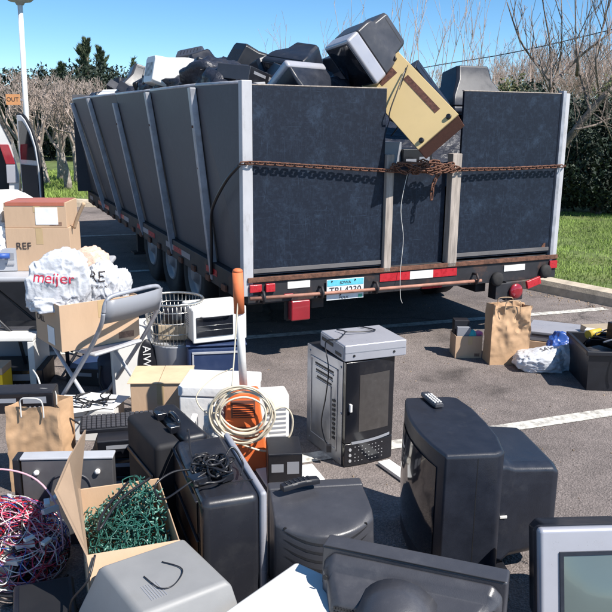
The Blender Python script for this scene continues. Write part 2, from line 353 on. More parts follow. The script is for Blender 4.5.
def wrap_text(s, size, mat, parent, target, origin, right, up, name='lettering', off=.003):
    """text whose vertices are dropped on the surface of target (all in the parent's local space)"""
    right = Vector(right).normalized(); up = Vector(up); up = (up-right*up.dot(right)).normalized(); n = right.cross(up)
    cu = bpy.data.curves.new('t', 'FONT'); cu.body = s; cu.size = size; cu.align_x = 'CENTER'; cu.align_y = 'CENTER'
    t = bpy.data.objects.new('t', cu); COL.objects.link(t)
    me = bpy.data.meshes.new_from_object(t.evaluated_get(bpy.context.evaluated_depsgraph_get())); bpy.data.objects.remove(t)
    bm = bmesh.new(); bm.from_mesh(me)
    for _ in range(2): bmesh.ops.subdivide_edges(bm, edges=[e for e in bm.edges if e.calc_length() > size*.12], cuts=1)
    bmesh.ops.triangulate(bm, faces=bm.faces)
    tm = target.data; bvh = BVHTree.FromPolygons([v.co for v in tm.vertices], [tuple(p.vertices) for p in tm.polygons])
    O = Vector(origin)
    for v in bm.verts:
        p = O + right*v.co.x + up*v.co.y + n*.5
        h = bvh.ray_cast(p, -n)
        v.co = (h[0] if h[0] is not None else O + right*v.co.x + up*v.co.y) + n*off
    bm.to_mesh(me); bm.free(); me.materials.clear(); me.materials.append(mat)
    o = bpy.data.objects.new(name, me); COL.objects.link(o); o.parent = parent
    return o

# ------------------------------------------------------------------ world, sun
sx, sy = .82, -.57; EL = R(50); l = math.hypot(sx, sy); sx /= l; sy /= l
sdir = Vector((sx*math.cos(EL), sy*math.cos(EL), math.sin(EL)))
w = bpy.data.worlds.new('World'); S.world = w; w.use_nodes = True; nt = w.node_tree
sky = nt.nodes.new('ShaderNodeTexSky'); sky.sky_type = 'NISHITA'; sky.sun_disc = False; sky.sun_elevation = EL; sky.sun_rotation = math.atan2(sx, sy)
sky.air_density = .75; sky.dust_density = .0; sky.ozone_density = 4.0; sky.altitude = 1200
hs_ = nt.nodes.new('ShaderNodeHueSaturation'); hs_.inputs['Saturation'].default_value = 1.15; hs_.inputs['Hue'].default_value = .492; hs_.inputs['Value'].default_value = 1.12; nt.links.new(sky.outputs[0], hs_.inputs['Color'])
bg = nt.nodes['Background']; bg.inputs[1].default_value = .1; nt.links.new(hs_.outputs[0], bg.inputs[0])
sl = bpy.data.lights.new('sun', 'SUN'); sl.energy = 5.0; sl.angle = R(.5); sl.color = (1, .95, .88)
so = bpy.data.objects.new('sun', sl); COL.objects.link(so); so.rotation_euler = (-sdir).to_track_quat('-Z', 'Y').to_euler()
S.view_settings.view_transform = 'Standard'; S.view_settings.look = 'None'; S.view_settings.exposure = .6; S.view_settings.gamma = 1
S.view_settings.use_curve_mapping = False

# ------------------------------------------------------------------ ground, lines, kerb, lawn
b = MB(); b.bm.faces.new([b.bm.verts.new(p) for p in ((-400, -60, 0), (400, -60, 0), (400, 500, 0), (-400, 500, 0))])
tag(b.build('asphalt_ground', M_asph), kind='structure')
def line_strip(x0, y0, ang, a, bb, wd=.11):
    c, s = math.cos(R(ang)), math.sin(R(ang)); m = MB(); n = 40; L = []; Rr = []
    for i in range(n+1):
        t = a+(bb-a)*i/n; w1 = wd/2*(1+.12*noise.noise(Vector((t*5, x0, 0)))); w2 = wd/2*(1+.12*noise.noise(Vector((t*5, x0, 9))))
        L.append(Vector((x0+c*t-s*w1, y0+s*t+c*w1, .004))); Rr.append(Vector((x0+c*t+s*w2, y0+s*t-c*w2, .004)))
    m.loft([L, Rr], cap=False, closed=False)
    return tag(m.build('parking_line', M_line), kind='structure')
line_strip(.52, 3.83, 20.3, -6, 4.5, .105)
line_strip(1.17, 6.42, 18.5, -9, 1.75, .095)
line_strip(.2, 9.3, 18.5, -9, .8, .1)
line_strip(-1.2, 11.9, 18, -8, .6, .1)
KD = [Vector((9.0, -.72)), Vector((2.33+.02, 7.79)), Vector((-2.6, 14.1)), Vector((-3.8, 15.0)), Vector((-5.5, 15.3)), Vector((-40, 15.5))]
m = MB()
def kerb_off(pts, d):
    out = []
    for i, p in enumerate(pts):
        t = (pts[min(i+1, len(pts)-1)]-pts[max(i-1, 0)]).normalized(); out.append(p+Vector((t.y, -t.x))*d)   # towards +: right of travel = lawn side
    return out
fine = []
for p, q in zip(KD, KD[1:]):
    k = max(1, int((q-p).length/.4)); fine += [p+(q-p)*i/k for i in range(k)]
fine.append(KD[-1])
def row(d, z, jit=0): return [Vector((p.x, p.y, z+(noise.noise(Vector((p.x*4, p.y*4, d*9)))*jit))) for p in kerb_off(fine, d)]
m.loft([row(-.02, -.05), row(0, .08, .006), row(.02, .125, .006), row(.17, .135, .004), row(.19, .05)], cap=False, closed=False)
tag(m.build('kerb', M_kerb, smooth=False), kind='structure')
m = MB(); inner = kerb_off(fine, .18)
pts = [Vector((p.x, p.y, .1)) for p in inner] + [Vector((-400, 15.6, .1)), Vector((-400, 480, .1)), Vector((400, 480, .1)), Vector((400, -.7, .1))]
bmv = [m.bm.verts.new(p) for p in pts]; m.bm.faces.new(bmv); bmesh.ops.triangulate(m.bm, faces=m.bm.faces)
tag(m.build('lawn', M_soil), kind='structure')
# grass blades
def inside(x, y):   # beyond kerb line
    for p, q in zip(KD, KD[1:]):
        if min(p.y, q.y) <= y <= max(p.y, q.y) and abs(q.y-p.y) > 1e-3:
            t = (y-p.y)/(q.y-p.y); return x > p.x+(q.x-p.x)*t+.2
    return y > 15.7
m = MB(); gq = random.Random(3)
def blades(x0, x1, y0, y1, n, h, wd):
    for _ in range(n):
        x, y = gq.uniform(x0, x1), gq.uniform(y0, y1)
        if not inside(x, y): continue
        d = noise.noise(Vector((x*.8, y*.8, 0)))
        if d > .28 and gq.random() < .7: continue
        hh = h*gq.uniform(.5, 1.3)*(1+.5*noise.noise(Vector((x*2.5, y*2.5, 4)))); a = gq.uniform(0, 2*PI); c, s = math.cos(a)*wd, math.sin(a)*wd; lx, ly = gq.uniform(-.5, .5)*hh, gq.uniform(-.5, .5)*hh
        m._f([m.bm.verts.new((x-c, y-s, .095)), m.bm.verts.new((x+c, y+s, .095)), m.bm.verts.new((x+lx, y+ly, .095+hh))])
blades(2.2, 7.5, 6.2, 14, 80000, .036, .005)
blades(-9, -1.5, 15.6, 24, 30000, .09, .012)
tag(m.build('grass', M_grassb), 'short spring grass growing on the lawns beyond the kerb', 'grass', kind='stuff')

m = MB(); gq = random.Random(44)
for k in range(1500):
    if k % 3 == 0:
        t_ = gq.uniform(0, 9); p0 = KD[0]+(KD[1]-KD[0])*(t_/9.); x, y = p0.x-abs(gq.gauss(0, .12))-.03, p0.y-abs(gq.gauss(0, .1))
    else: x, y = gq.uniform(-2.5, 4), gq.uniform(2.2, 8)
    if inside(x, y): continue
    r_ = gq.uniform(.003, .009)*(1.6 if k % 3 == 0 else 1); a = gq.uniform(0, 6)
    m.hexa([(x+r_*math.cos(a+i*PI/2)*(1 if i % 2 else .5), y+r_*math.sin(a+i*PI/2), .001) for i in range(4)]+[(x+r_*.7*math.cos(a+i*PI/2)*(1 if i % 2 else .5), y+r_*.7*math.sin(a+i*PI/2), .001+r_*.5) for i in range(4)])
tag(m.build('grit', pm('grit_and_leaf_bits', (.26, .19, .13), .9, var=.6, scale=3)), 'grit and dry leaf bits scattered over the asphalt and along the kerb', 'grit', kind='stuff')

# ------------------------------------------------------------------ trees
def branch(mb, p, d, L, r, depth, q, spread=.6, up=.15, nmin=2, nmax=4, seg=5, wob=.25, minr=.003):
    n = 4; pts = [p]
    for i in range(n):
        d = (d+Vector((q.uniform(-wob, wob), q.uniform(-wob, wob), q.uniform(-wob, wob)+up))*.5).normalized(); pts.append(pts[-1]+d*L/n)
    mb.tube(pts, r, max(3, seg), r1=max(minr, r*.55), cap=False)
    if depth <= 0: return
    for k in range(q.randint(nmin, nmax)):
        t = q.randint(2, n); a = Vector((q.uniform(-1, 1), q.uniform(-1, 1), q.uniform(-.4, .8))).normalized()
        branch(mb, pts[t], (d*(1-spread)+a*spread).normalized(), L*q.uniform(.55, .8), max(minr, r*.55), depth-1, q, spread, up, nmin, nmax, seg-1, wob, minr)
def bare_tree(name, label, cat, loc, h, trunk_r, seed, group=None, lean=(0, 0, 1), depth=5, mat_t=M_bark, mat_c=M_twig, stems=3, th=.3, nmax=4, minr=.004, spread=.6, up=.2):
    q = random.Random(seed); t = thing(name, label, cat, loc, 0, group)
    d = Vector(lean).normalized(); tp = [Vector((0, 0, -.05))]
    for i in range(4): tp.append(tp[-1]+(d+Vector((q.uniform(-.12, .12), q.uniform(-.12, .12), 0))).normalized()*h*th/4)
    MB().tube(tp, trunk_r*1.2, 8, r1=trunk_r*.75).build('trunk', mat_t, t)
    c = MB()
    for k in range(stems):
        a = 2*PI*k/stems+q.uniform(-.4, .4); dd = (d+Vector((math.cos(a), math.sin(a), .2))*.7).normalized()
        branch(c, tp[-1]-d*.03, dd, h*(1-th)*.42, trunk_r*.55, depth, q, spread=spread, up=up, nmax=nmax, minr=minr)
    c.build('crown', mat_c, t); return t
def conifer(name, label, loc, h, r, seed, mat=M_ever, n=2600, group=None, spiky=1., leaf=.09):
    q = random.Random(seed); t = thing(name, label, 'tree', loc, 0, group)
    MB().tube([(0, 0, 0), (0, 0, h*.95)], h*.03, 7, r1=.01).build('trunk', M_bark, t)
    c = MB(); nb = int(h*16)
    for i in range(nb):
        f = (i+.5)/nb; z = h*(.06+.92*f); L = r*(1-f)**1.05*q.uniform(.35, 1.35)+.06; a = q.uniform(0, 2*PI); el = .25+.7*f*spiky
        d = Vector((math.cos(a)*math.cos(el), math.sin(a)*math.cos(el), math.sin(el)))
        m2 = max(6, int(n/nb))
        for k in range(m2):
            s = (k+.5)/m2; p = Vector((0, 0, z))+d*L*s; rr = L*.17*(1-s*.75)+.03
            p += Vector((q.gauss(0, 1), q.gauss(0, 1), q.gauss(0, 1)))*rr*.55
            if noise.noise(p*1.6+Vector((seed, 0, 0))) < -.2: continue
            u = Vector((q.uniform(-1, 1), q.uniform(-1, 1), q.uniform(-1, 1))).normalized()*leaf*q.uniform(.3, .7); v = (d*1.6+Vector((q.uniform(-1, 1), q.uniform(-1, 1), q.uniform(-.2, 1)))*.7).normalized()*leaf*q.uniform(1, 2.2)
            c._f([c.bm.verts.new(p-u*.5), c.bm.verts.new(p+u*.5), c.bm.verts.new(p+v)])
    c.build('crown', mat, t); return t
def bush(name, label, loc, rad, seed, mat, n=9000, group=None, leaf=.06, cat='bush'):
    q = random.Random(seed); t = thing(name, label, cat, loc, 0, group)
    tr = MB()
    for k in range(5): branch(tr, Vector((q.uniform(-.1, .1), q.uniform(-.1, .1), -.03)), Vector((q.uniform(-.6, .6), q.uniform(-.6, .6), 1)).normalized(), rad[2]*.8, .035, 2, q)
    tr.build('trunk', M_bark, t)
    c = MB()
    for _ in range(n):
        v = Vector((q.gauss(0, 1), q.gauss(0, 1), q.gauss(0, 1))).normalized()
        lump = 1+.28*noise.noise(v*2.2+Vector((seed, 0, 0)))+.15*noise.noise(v*6+Vector((seed, 5, 0)))
        s = q.uniform(.55, 1)**.5*lump
        p = Vector((v.x*rad[0]*s, v.y*rad[1]*s, rad[2]+v.z*rad[2]*s))
        if p.z < .03 or noise.noise(p*3+Vector((seed, 9, 1))) < -.22: continue
        u = Vector((q.uniform(-1, 1), q.uniform(-1, 1), q.uniform(-1, 1))).normalized()*leaf; w2 = Vector((q.uniform(-1, 1), q.uniform(-1, 1), q.uniform(-1, 1))).normalized()*leaf*1.2
        c._f([c.bm.verts.new(p-u*.6), c.bm.verts.new(p+u*.6), c.bm.verts.new(p+w2)])
    c.build('crown', mat, t); return t
Z0 = .1
# left: row of straw coloured multi-stem bare trees
ls = [(31, 178, 17.5, 2.6), (45, 176, 19, 2.9), (58, 173, 20.5, 3.0), (66, 180, 17.8, 2.7), (75, 175, 19.5, 2.9), (84, 182, 17.2, 2.75), (94, 178, 18.4, 2.7), (20, 175, 20.5, 3.2), (104, 176, 20, 3.), (40, 172, 23, 3.3), (80, 170, 23.5, 3.4)]
for i, (px, py, Y, h) in enumerate(ls):
    p = DY(px, 150, Y); p.z = Z0; h *= .93
    bare_tree('bare_tree', 'short straw coloured leafless tree in the row on the left lawn', 'tree', p, h, .085, 20+i, 'leafless trees in a row on the left lawn', depth=5, mat_t=pm('pale_bark', (.3, .26, .22), .9, var=.6, scale=14, bump=.6), mat_c=M_twigl, stems=4, th=.36, nmax=3, minr=.006, lean=(rnd.uniform(-.2, .2), 0, 1), spread=.55, up=.28)
# conifers behind on the left
def conf(px, pytop, Y, lab, r=.9, n=3500, sp=1., mat=M_ever, group=None, leaf=.12, seed=1):
    p = DY(px, pytop, Y); h = p.z-Z0; p.z = Z0; return conifer('conifer', lab, p, h, r, seed, mat, n, group, sp, leaf)
conf(86, 39, 34, 'tallest dark conifer with a feathery top left of the trailer', 2.4, 14000, 1, seed=3)
conf(99, 45, 34.5, 'dark conifer close to the right of the tallest one', 1.9, 10000, 1, seed=4)
conf(61, 64, 36, 'medium conifer left of the tallest conifer, behind the leafless trees', 2.2, 11000, 1, seed=5)
conf(41, 78, 38, 'small pointed conifer right of the lamp post', 1.8, 8000, 1, seed=6)
conf(133, 58, 40, 'slim conifer tip showing above the trailer side', .8, 1800, 1, seed=7)
conf(5, 92, 30, 'dark evergreen at the left edge behind the van', 1.6, 3800, .6, seed=8, mat=M_ever2)
conf(19, 88, 33, 'dark evergreen behind the lamp post', 1.5, 3600, .6, seed=9, mat=M_ever2)
conf(73, 78, 37, 'low bushy evergreen between the two conifers on the left', 2., 8000, .6, seed=10)
for i, (px, Y) in enumerate(((-25, 33), (15, 32), (50, 31), (85, 30), (118, 31), (150, 33))):
    p = DY(px, 120, Y); p.z = Z0
    bush('evergreen_bush', 'dark evergreen shrub in the backdrop behind the left leafless trees', p, (1.7, 1.1, 1.75), 40+i, M_ever2, 7000, 'evergreen shrubs behind the left trees', .11)
# right: hedge, big pruned tree, brushy background trees
for i, (px, Y, lab) in enumerate(((566, 14.2, 'dark evergreen hedge bush just right of the trailer'), (606, 13.9, 'dark evergreen hedge bush at the right edge of the photo'), (650, 14, 'dark evergreen hedge bush beyond the right edge'), (530, 15, 'dark evergreen hedge bush hidden mostly behind the trailer'))):
    p = DY(px, 120, Y); p.z = Z0
    bush('hedge_bush', lab, p, (1.15, .9, 1.0+.05*i), 60+i, M_ever2, 16000, None, .05)
def big_tree():
    t = thing('pruned_tree', 'leafless pruned tree leaning right with upright whips behind the trailer', 'tree', DY(553, 218, 11.6)*Vector((1, 1, 0)) if False else Vector((DY(553, 150, 11.6).x, 11.6, Z0)))
    q = random.Random(5); base = Vector((0, 0, 0)); o = t.location.copy()
    def W(px, py, Y=11.6): return DY(px, py, Y)-o
    tr = MB(); tk = [Vector((0, 0, -.05)), W(553, 175), W(560, 150), W(574, 132, 11.5), W(590, 112, 11.4), W(608, 92, 11.3)]
    tr.tube(spline(tk, 4), .085, 8, r1=.045); tr.build('trunk', M_bark, t)
    c = MB()
    limbs = [([(556, 160), (552, 120), (551, 90), (549, 75)], .05), ([(549, 80), (535, 62), (520, 40), (507, 2)], .022), ([(551, 88), (550, 45), (545, 15), (540, -15)], .018), ([(551, 88), (560, 60), (562, 20), (560, -20)], .015),
             ([(553, 84), (570, 66), (590, 48), (612, 32)], .028), ([(590, 112), (583, 85), (577, 60), (575, -10)], .022), ([(600, 100), (596, 60), (602, 30), (612, -10)], .02), ([(577, 75), (578, 60), (576, 40)], .03),
             ([(608, 92), (630, 70), (640, 40)], .04), ([(574, 130), (595, 125), (612, 118), (640, 120)], .02), ([(590, 112), (604, 122), (612, 140)], .015), ([(553, 100), (540, 70), (530, 58)], .015)]
    for pts, r in limbs:
        sp = spline([W(*p, 11.6+q.uniform(-.3, .3)) for p in pts], 4); c.tube(sp, r, 6, r1=max(.005, r*.35))
        for k in range(5):
            a = sp[q.randint(2, len(sp)-1)]; branch(c, a, Vector((q.uniform(-.5, .5), q.uniform(-.5, .5), 1)).normalized(), q.uniform(.25, .7), .008, 2, q, spread=.4, up=.1, nmin=1, nmax=3, minr=.0035)
    for k in range(26):
        a = W(q.uniform(570, 625), q.uniform(85, 130)); d = Vector((q.uniform(-.3, 1), q.uniform(-.6, .6), q.uniform(-.3, .5))).normalized()
        pts = [a]
        for j in range(7): d = (d+Vector((0, 0, -.16))).normalized(); pts.append(pts[-1]+d*.12)
        c.tube(pts, .006, 4, r1=.003)
    c.build('crown', M_bark, t)
big_tree()
protos = []
for i in range(4): protos.append(bare_tree('thicket_tree', 'x', 'tree', (0, 0, 0), 5., .06, 90+i, 'leafless thicket trees behind the trailer', depth=6, stems=4, th=.12, nmax=3, minr=.0055, spread=.5, up=.35))
used = set()
spots = [(300, 26, .55), (338, 28, .62), (372, 27, .66), (398, 27, .95), (422, 25, .95), (446, 26, .9), (470, 24, .95), (492, 27, .95), (515, 25, .9), (538, 26, .95), (560, 24, .95), (582, 23, .95), (604, 25, 1.), (626, 24, 1.), (455, 33, 1.1), (505, 32, 1.05), (575, 31, 1.1), (598, 30, 1.1), (640, 21, .9), (480, 19, .62), (540, 19, .65), (520, 20, .6)]
for i, (px, Y, s) in enumerate(spots):
    s *= .4 if px < 400 else (.68 if px < 500 else .85)
    k = i % 4; p = DY(px, 120, Y); p.z = Z0
    o = protos[k] if k not in used else copy_tree(protos[k]); used.add(k)
    o.location = p; o.scale = (s, s, s*rnd.uniform(.85, 1.1)); o.rotation_euler.z = rnd.uniform(0, 6)
    o['label'] = 'leafless twiggy tree in the thicket beyond the trailer, one of many alike'
for px, py, Y, lab in ((510, 80, 17, 'olive evergreen shrub showing above the right tailgate'), (612, 80, 17.5, 'olive evergreen shrub at the right edge above the hedge')):
    p = DY(px, 120, Y); p.z = Z0; bush('olive_bush', lab, p, (.9, .7, 1.25 if px < 600 else 1.3), int(px), M_everol, 7000, None, .05)

# sparse upright whips: young leafless trees rising against the sky
for i, (px, py, Y) in enumerate(((352, 2, 19), (372, 8, 18), (396, -6, 17), (418, -10, 18), (437, 12, 19), (452, 2, 17.5), (470, -8, 18), (492, 20, 19), (306, 52, 20), (322, 58, 21), (286, 50, 21), (592, -10, 16), (604, 0, 18), (528, 6, 18))):
    o_ = DY(px, 120, Y); tp_ = DY(px+rnd.uniform(-6, 14), py, Y); hh_ = tp_.z-Z0; q = random.Random(700+i)
    t = thing('young_tree', 'slender leafless sapling with upright whips behind the trailer', 'tree', (o_.x, Y, Z0), 0, 'upright leafless saplings behind the trailer')
    MB().tube([(0, 0, -.05), (.03, 0, hh_*.3)], .035, 6, r1=.02).build('trunk', M_bark, t)
    c = MB()
    for k in range(3):
        dx_ = q.uniform(-.5, .5); sp = spline([(.03, 0, hh_*.28), (.03+dx_*.4, q.uniform(-.3, .3), hh_*.5), (.03+dx_*.9, q.uniform(-.4, .4), hh_*.75), (.03+dx_*1.5, q.uniform(-.5, .5), hh_*(1 if k == 0 else q.uniform(.7, 1)))], 4); c.tube(sp, .012, 4, r1=.004)
        for r_ in range(4): branch(c, sp[q.randint(3, len(sp)-1)], Vector((q.uniform(-.4, .4), q.uniform(-.4, .4), 1)).normalized(), q.uniform(.3, .8), .006, 1, q, .4, .1, 1, 2, 4, .2, .0035)
    c.build('crown', M_twig, t)

# overhead wire
a, bb = DY(380, 76, 22), DY(680, 14, 19); mid = (a+bb)/2-Vector((0, 0, .1)); ext0 = a+(a-bb)*1.5
MB().tube(spline([ext0, a, mid, bb, bb+(bb-a)*.8], 6), .012, 5).build('t', M_kwire).name = 'overhead_wire'
tag(bpy.data.objects['overhead_wire'], 'black overhead wire crossing the sky behind the right tailgate', 'wire')

# lamp post
p = DY(25, 118, 16.4); p.z = Z0; hl = DY(20, 4, 16.4); hz = hl.z-Z0; lx = hl.x-p.x
t = thing('lamp_post', 'tall white lamp post on the left lawn with a small orange sign', 'lamp post', p)
MB().tube([(0, 0, 0), (lx, 0, hz)], .06, 12, r1=.05).build('pole', M_lamp, t, smooth=False)
MB().lathe([(.07, hz-.02), (.1, hz+.03), (.22, hz+.05), (.28, hz+.1), (.28, hz+.18), (.16, hz+.22)], c=(lx, 0, 0), seg=20).build('lamp_head', pm('lamp_head', (.3, .3, .32), .5), t)
s = MB().box(-.34, -.05, -.075, -.06, 1.86, 2.08).build('sign_board', M_sign, t)
text('OUT', .12, M_ink, s, (-.2, -.078, 1.97))
MB().box(-.3, .02, -.059, -.045, 1.95, 1.99).build('bracket', M_galv, t)
MB().lathe([(.2, 0), (.2, .12), (.12, .16)], seg=16).build('base_plate', M_kerb, t)

# ------------------------------------------------------------------ van with open rear door
vo = DY(9, 150, 11.2); vo.z = 0
t = thing('parked_van', 'white van at the left edge with its rear door swung open', 'van', (vo.x+.12, 11.2, 0), 20)
# local: rear face at y=0, body runs +y; right rear corner at x=0; body to x=-1.9
def vprof(y):   # section ring (half tumblehome)
    return [(-1.85, y, .35), (-1.9, y, .9), (-1.82, y, 1.3), (-1.62, y, 1.78), (-1.3, y, 1.86), (-.6, y, 1.86), (-.28, y, 1.78), (-.08, y, 1.3), (0, y, .9), (-.05, y, .35)]
m = MB(); rings = [[Vector(p) for p in vprof(y)] for y in (.02, 1.5, 3.0)]
r4 = [Vector(p) for p in vprof(3.7)]; 
for v in r4: v.z = v.z if v.z < 1.2 else 1.0+(v.z-1.0)*.35
r5 = [Vector(p) for p in vprof(4.6)]
for v in r5: v.z = min(v.z, .85); v.x = -.95+(v.x+.95)*.9
m.loft(rings+[r4, r5], cap=False); m.build('body', M_vanp, t, smooth=True)
m = MB(); rg = vprof(.04); m.bm.faces.new([m.bm.verts.new(((p[0]+.95)*.93-.95, .35, .4+(p[2]-.35)*.93)) for p in rg]); m.build('interior', M_vanin, t)
fr = MB(); ring = [Vector(p) for p in vprof(0.0)]; inn = [Vector(((p.x+.95)*.86-.95, 0.0, 1.1+(p.z-1.1)*.88)) for p in ring]; 
fr.loft([[v+Vector((0, .03, 0)) for v in ring], ring, inn, [v+Vector((0, .3, 0)) for v in inn]], cap=False); fr.build('rear_frame', M_vanp, t)
tl = MB(); tl.hexa([(-.17, -.035, 1.05), (-.04, -.035, 1.05), (-.03, .05, 1.05), (-.17, .05, 1.05), (-.24, -.03, 1.33), (-.12, -.03, 1.33), (-.1, .05, 1.33), (-.24, .05, 1.33)]); tl.build('tail_light', M_redlens, t, .01)
tl = MB(); tl.hexa([(-.175, -.03, .78), (-.02, -.03, .78), (-.02, .05, .78), (-.175, .05, .78), (-.17, -.03, 1.045), (-.04, -.03, 1.045), (-.03, .05, 1.045), (-.17, .05, 1.045)]); tl.build('lower_lamp', M_silver, t, .01)
box('bumper', M_vanp, t, -1.92, .02, -.1, .05, .38, .62, .03)
for y in (.9, 3.6):
    for x in (-1.78, -.12):
        wh = MB().lathe([(.2, -.1), (.33, -.1), (.35, -.06), (.35, .06), (.33, .1), (.2, .1)], c=(x, y, .35), axis='x', seg=24).build('wheel', M_tyre, t)
        MB().lathe([(.03, -.105), (.2, -.08), (.2, .08), (.03, .105)], c=(x, y, .35), axis='x', seg=16).build('rim', M_rim, wh)
for y0, y1 in ((.35, 1.4), (1.5, 2.7)):
    for sgn in (0, 1):
        x0, x1 = (-.085, -.262) if sgn else (-1.815, -1.638)
        g = MB(); dx = .012 if sgn else -.012
        g.hexa([(x0, y0, 1.32), (x0, y1, 1.32), (x0+dx, y1, 1.32), (x0+dx, y0, 1.32), (x1, y0+.06, 1.72), (x1, y1, 1.72), (x1+dx, y1, 1.72), (x1+dx, y0+.06, 1.72)]); g.build('side_window', M_vang, t)
# door: swung toward camera and right; outline curved like the body side
dr = MB(); da = R(-62); hx = Vector((math.cos(da), math.sin(da), 0))   # door width direction from hinge
prof = [(0, .5), (0, .95), (.02, 1.3), (.14, 1.6), (.3, 1.78), (.5, 1.84), (.8, 1.84), (.8, .5)]
prof = [(.0, .5), (.52, .5), (.52, 1.0), (.47, 1.3), (.36, 1.53), (.22, 1.68), (.12, 1.74), (0, 1.74)]
nrm = Vector((-hx.y, hx.x, 0))
H0 = Vector((.02, -.04, 0))
def dp(u, z, o=0): return H0+hx*u+Vector((0, 0, z))+nrm*o
dr.prism([dp(u, z) for u, z in prof], nrm*.07); do = dr.build('door', M_vanp, t, .012)
MB().prism([dp(.05+u*.86, z, -.006) for u, z in [(0, 1.12), (.5, 1.12), (.45, 1.3), (.34, 1.48), (.22, 1.6), (.12, 1.66), (0, 1.66)]], nrm*.085).build('door_window', M_vang, do)
sp = [dp(u*1.012, z, .035) for u, z in prof[1:]]; MB().tube(spline(sp, 3), .022, 6).build('door_seal', M_vantrim, do)
MB().prism([dp(.05+u*.9, z, -.012) for u, z in [(0, .55), (.5, .55), (.5, 1.05), (0, 1.05)]], nrm*.01).build('door_lining', M_vanin, do)

# ------------------------------------------------------------------ trailer
TA = 24; TO = Vector((-.42, 5.2, 0)); U = Vector((math.cos(R(TA)), math.sin(R(TA)), 0)); Lg = Vector((-math.sin(R(TA)), math.cos(R(TA)), 0)); ZV = Vector((0, 0, 1))
def TL(x, y, z=0): return TO+U*x+Lg*y+ZV*z
t = thing('trailer', 'long dark stake-sided flatbed trailer heaped with old electronics', 'trailer', TO, TA)
TLn = 7.0; TW = 2.68
box('deck', M_frame, t, .0, TW, 0, TLn, .56, .635, .004)
for x in (.55, TW-.65): box('frame_rail', M_frame, t, x, x+.1, .1, TLn-.1, .34, .558, .004)
for y in (.6, 1.9, 3.2, 4.5, 5.8): box('cross_member', M_frame, t, .06, TW-.06, y, y+.06, .47, .558, .003)
box('side_rail', M_frame, t, -.055, -.002, 0.06, TLn, .475, .64, .004)
box('side_rail', M_frame, t, TW+.002, TW+.055, 0.06, TLn, .475, .64, .004)
# reflective tape along side rail
y = .5; q = random.Random(2); k = 0
while y < 6.6:
    MB().box(-.0585, -.056, y, y+.28, .545, .595).build('reflective_tape', M_red if k % 2 == 0 else pm('dull_tape', (.35, .3, .3), .6), t); y += .28 if k % 3 else .75; k += 1
for y in [i*.32+.2 for i in range(23)]:
    pass
for y in [i*.41+.25 for i in range(16)]: MB().box(-.075, -.057, y, y+.1, .48, .53).build('stake_pocket', M_rust, t, .003)
fl = [(0, .0), (.65, .15), (1.9, .2), (3.15, .27), (4.4, .33), (5.6, .37), (7.0, .2)]
ztop = 1.94
for (ya, fa), (yb, fb) in zip(fl, fl[1:]):
    g = .004
    p = [Vector((0, ya+g, .64)), Vector((0, yb-g, .64)), Vector((-fb, yb-g, ztop)), Vector((-fa, ya+g, ztop))]
    o = MB().hexa([p[0], p[1], p[1]+Vector((.02, 0, 0)), p[0]+Vector((.02, 0, 0)), p[3], p[2], p[2]+Vector((.02, 0, 0)), p[3]+Vector((.02, 0, 0))])
    o.build('side_board', M_panelS, t)
    trp = MB().tube([p[3]+Vector((.01, 0, .004)), p[2]+Vector((.01, 0, .004))], .014, 5).build('top_edge', M_galv, t)
for i, (y, f) in enumerate(fl[1:-1]):
    hw = .035; dz = [.0, .0, -.07, .0, -.03][i]
    zt = ztop-.015+dz; fz = f*(zt-.64)/(ztop-.64)
    m = MB().hexa([(-.055-.012, y-hw, .5), (-.057, y+hw, .5), (-.003, y+hw, .5), (-.003, y-hw, .5), (-fz-.052, y-hw, zt), (-fz-.052, y+hw, zt), (-fz-.004, y+hw, zt), (-fz-.004, y-hw, zt)])
    sp_ = m.build('side_post', M_galv, t, .006)
    for zz in (.75, 1.05, 1.35, 1.65):
        fx = f*(zz-.64)/(ztop-.64); MB().lathe([(.011, -.006), (.009, -.012), (.003, -.013)], c=(-fx-.052, y, zz), axis='x', seg=8).build('bolt', M_rust, sp_)
for y0 in [i*1.16 for i in range(6)]:
    box('right_side_board', M_panelS, t, TW-.02, TW, y0+.003, y0+1.157, .64, ztop-.01, .002)
    box('right_side_post', M_galv, t, TW+.002, TW+.05, y0+.6, y0+.67, .5, ztop-.02, .004)
box('front_board', M_panelS, t, -.2, TW, TLn-.03, TLn-.001, .64, ztop+.1, .002)
# rear
box('corner_post', M_white_post, t, -.03, .045, -.03, .04, .5, 1.955, .006)
gl = box('left_tailgate', M_panelR, t, .05, 1.07, -.012, .012, .645, 1.925, .002)
box('gate_trim', M_wood, gl, .047, 1.073, -.014, .014, 1.926, 1.933, .002)
box('gate_trim', pm('gate_edge', (.16, .15, .15), .6, .3), gl, .05, 1.07, -.02, -.013, .66, .69, .001)
gr = box('right_tailgate', M_panelR, t, 1.735, 2.655, -.012, .012, .655, 1.925, .002)
box('gate_trim', M_wood, gr, 1.73, 2.66, -.014, .014, 1.926, 1.933, .002)
box('gate_trim', pm('gate_edge', (.16, .15, .15), .6, .3), gr, 1.735, 2.655, -.02, -.013, .67, .7, .001)
MB().prism([(2.58, -.0135, .7), (2.62, -.0135, .7), (2.62, -.0135, .735), (2.6, -.0135, .73)], (0, -.002, 0)).build('gate_decal', M_rust, gr)
box('middle_board', M_panelR, t, 1.13, 1.635, .03, .055, .62, 1.4, .002)
for x0, x1, zt in ((1.072, 1.135, 1.47), (1.64, 1.725, 1.47)):
    m = MB().box(x0, x1, -.045, .028, .6, zt); m.build('gate_post', M_wood, t, .006)
box('right_post', M_galv, t, 2.665, 2.7, -.03, .03, .52, 1.95, .004)
box('right_post', M_white_post, t, 2.703, 2.745, -.02, .04, .52, 1.93, .004)
box('bumper', M_frame, t, 0, 2.74, -.03, .05, .44, .6, .006)
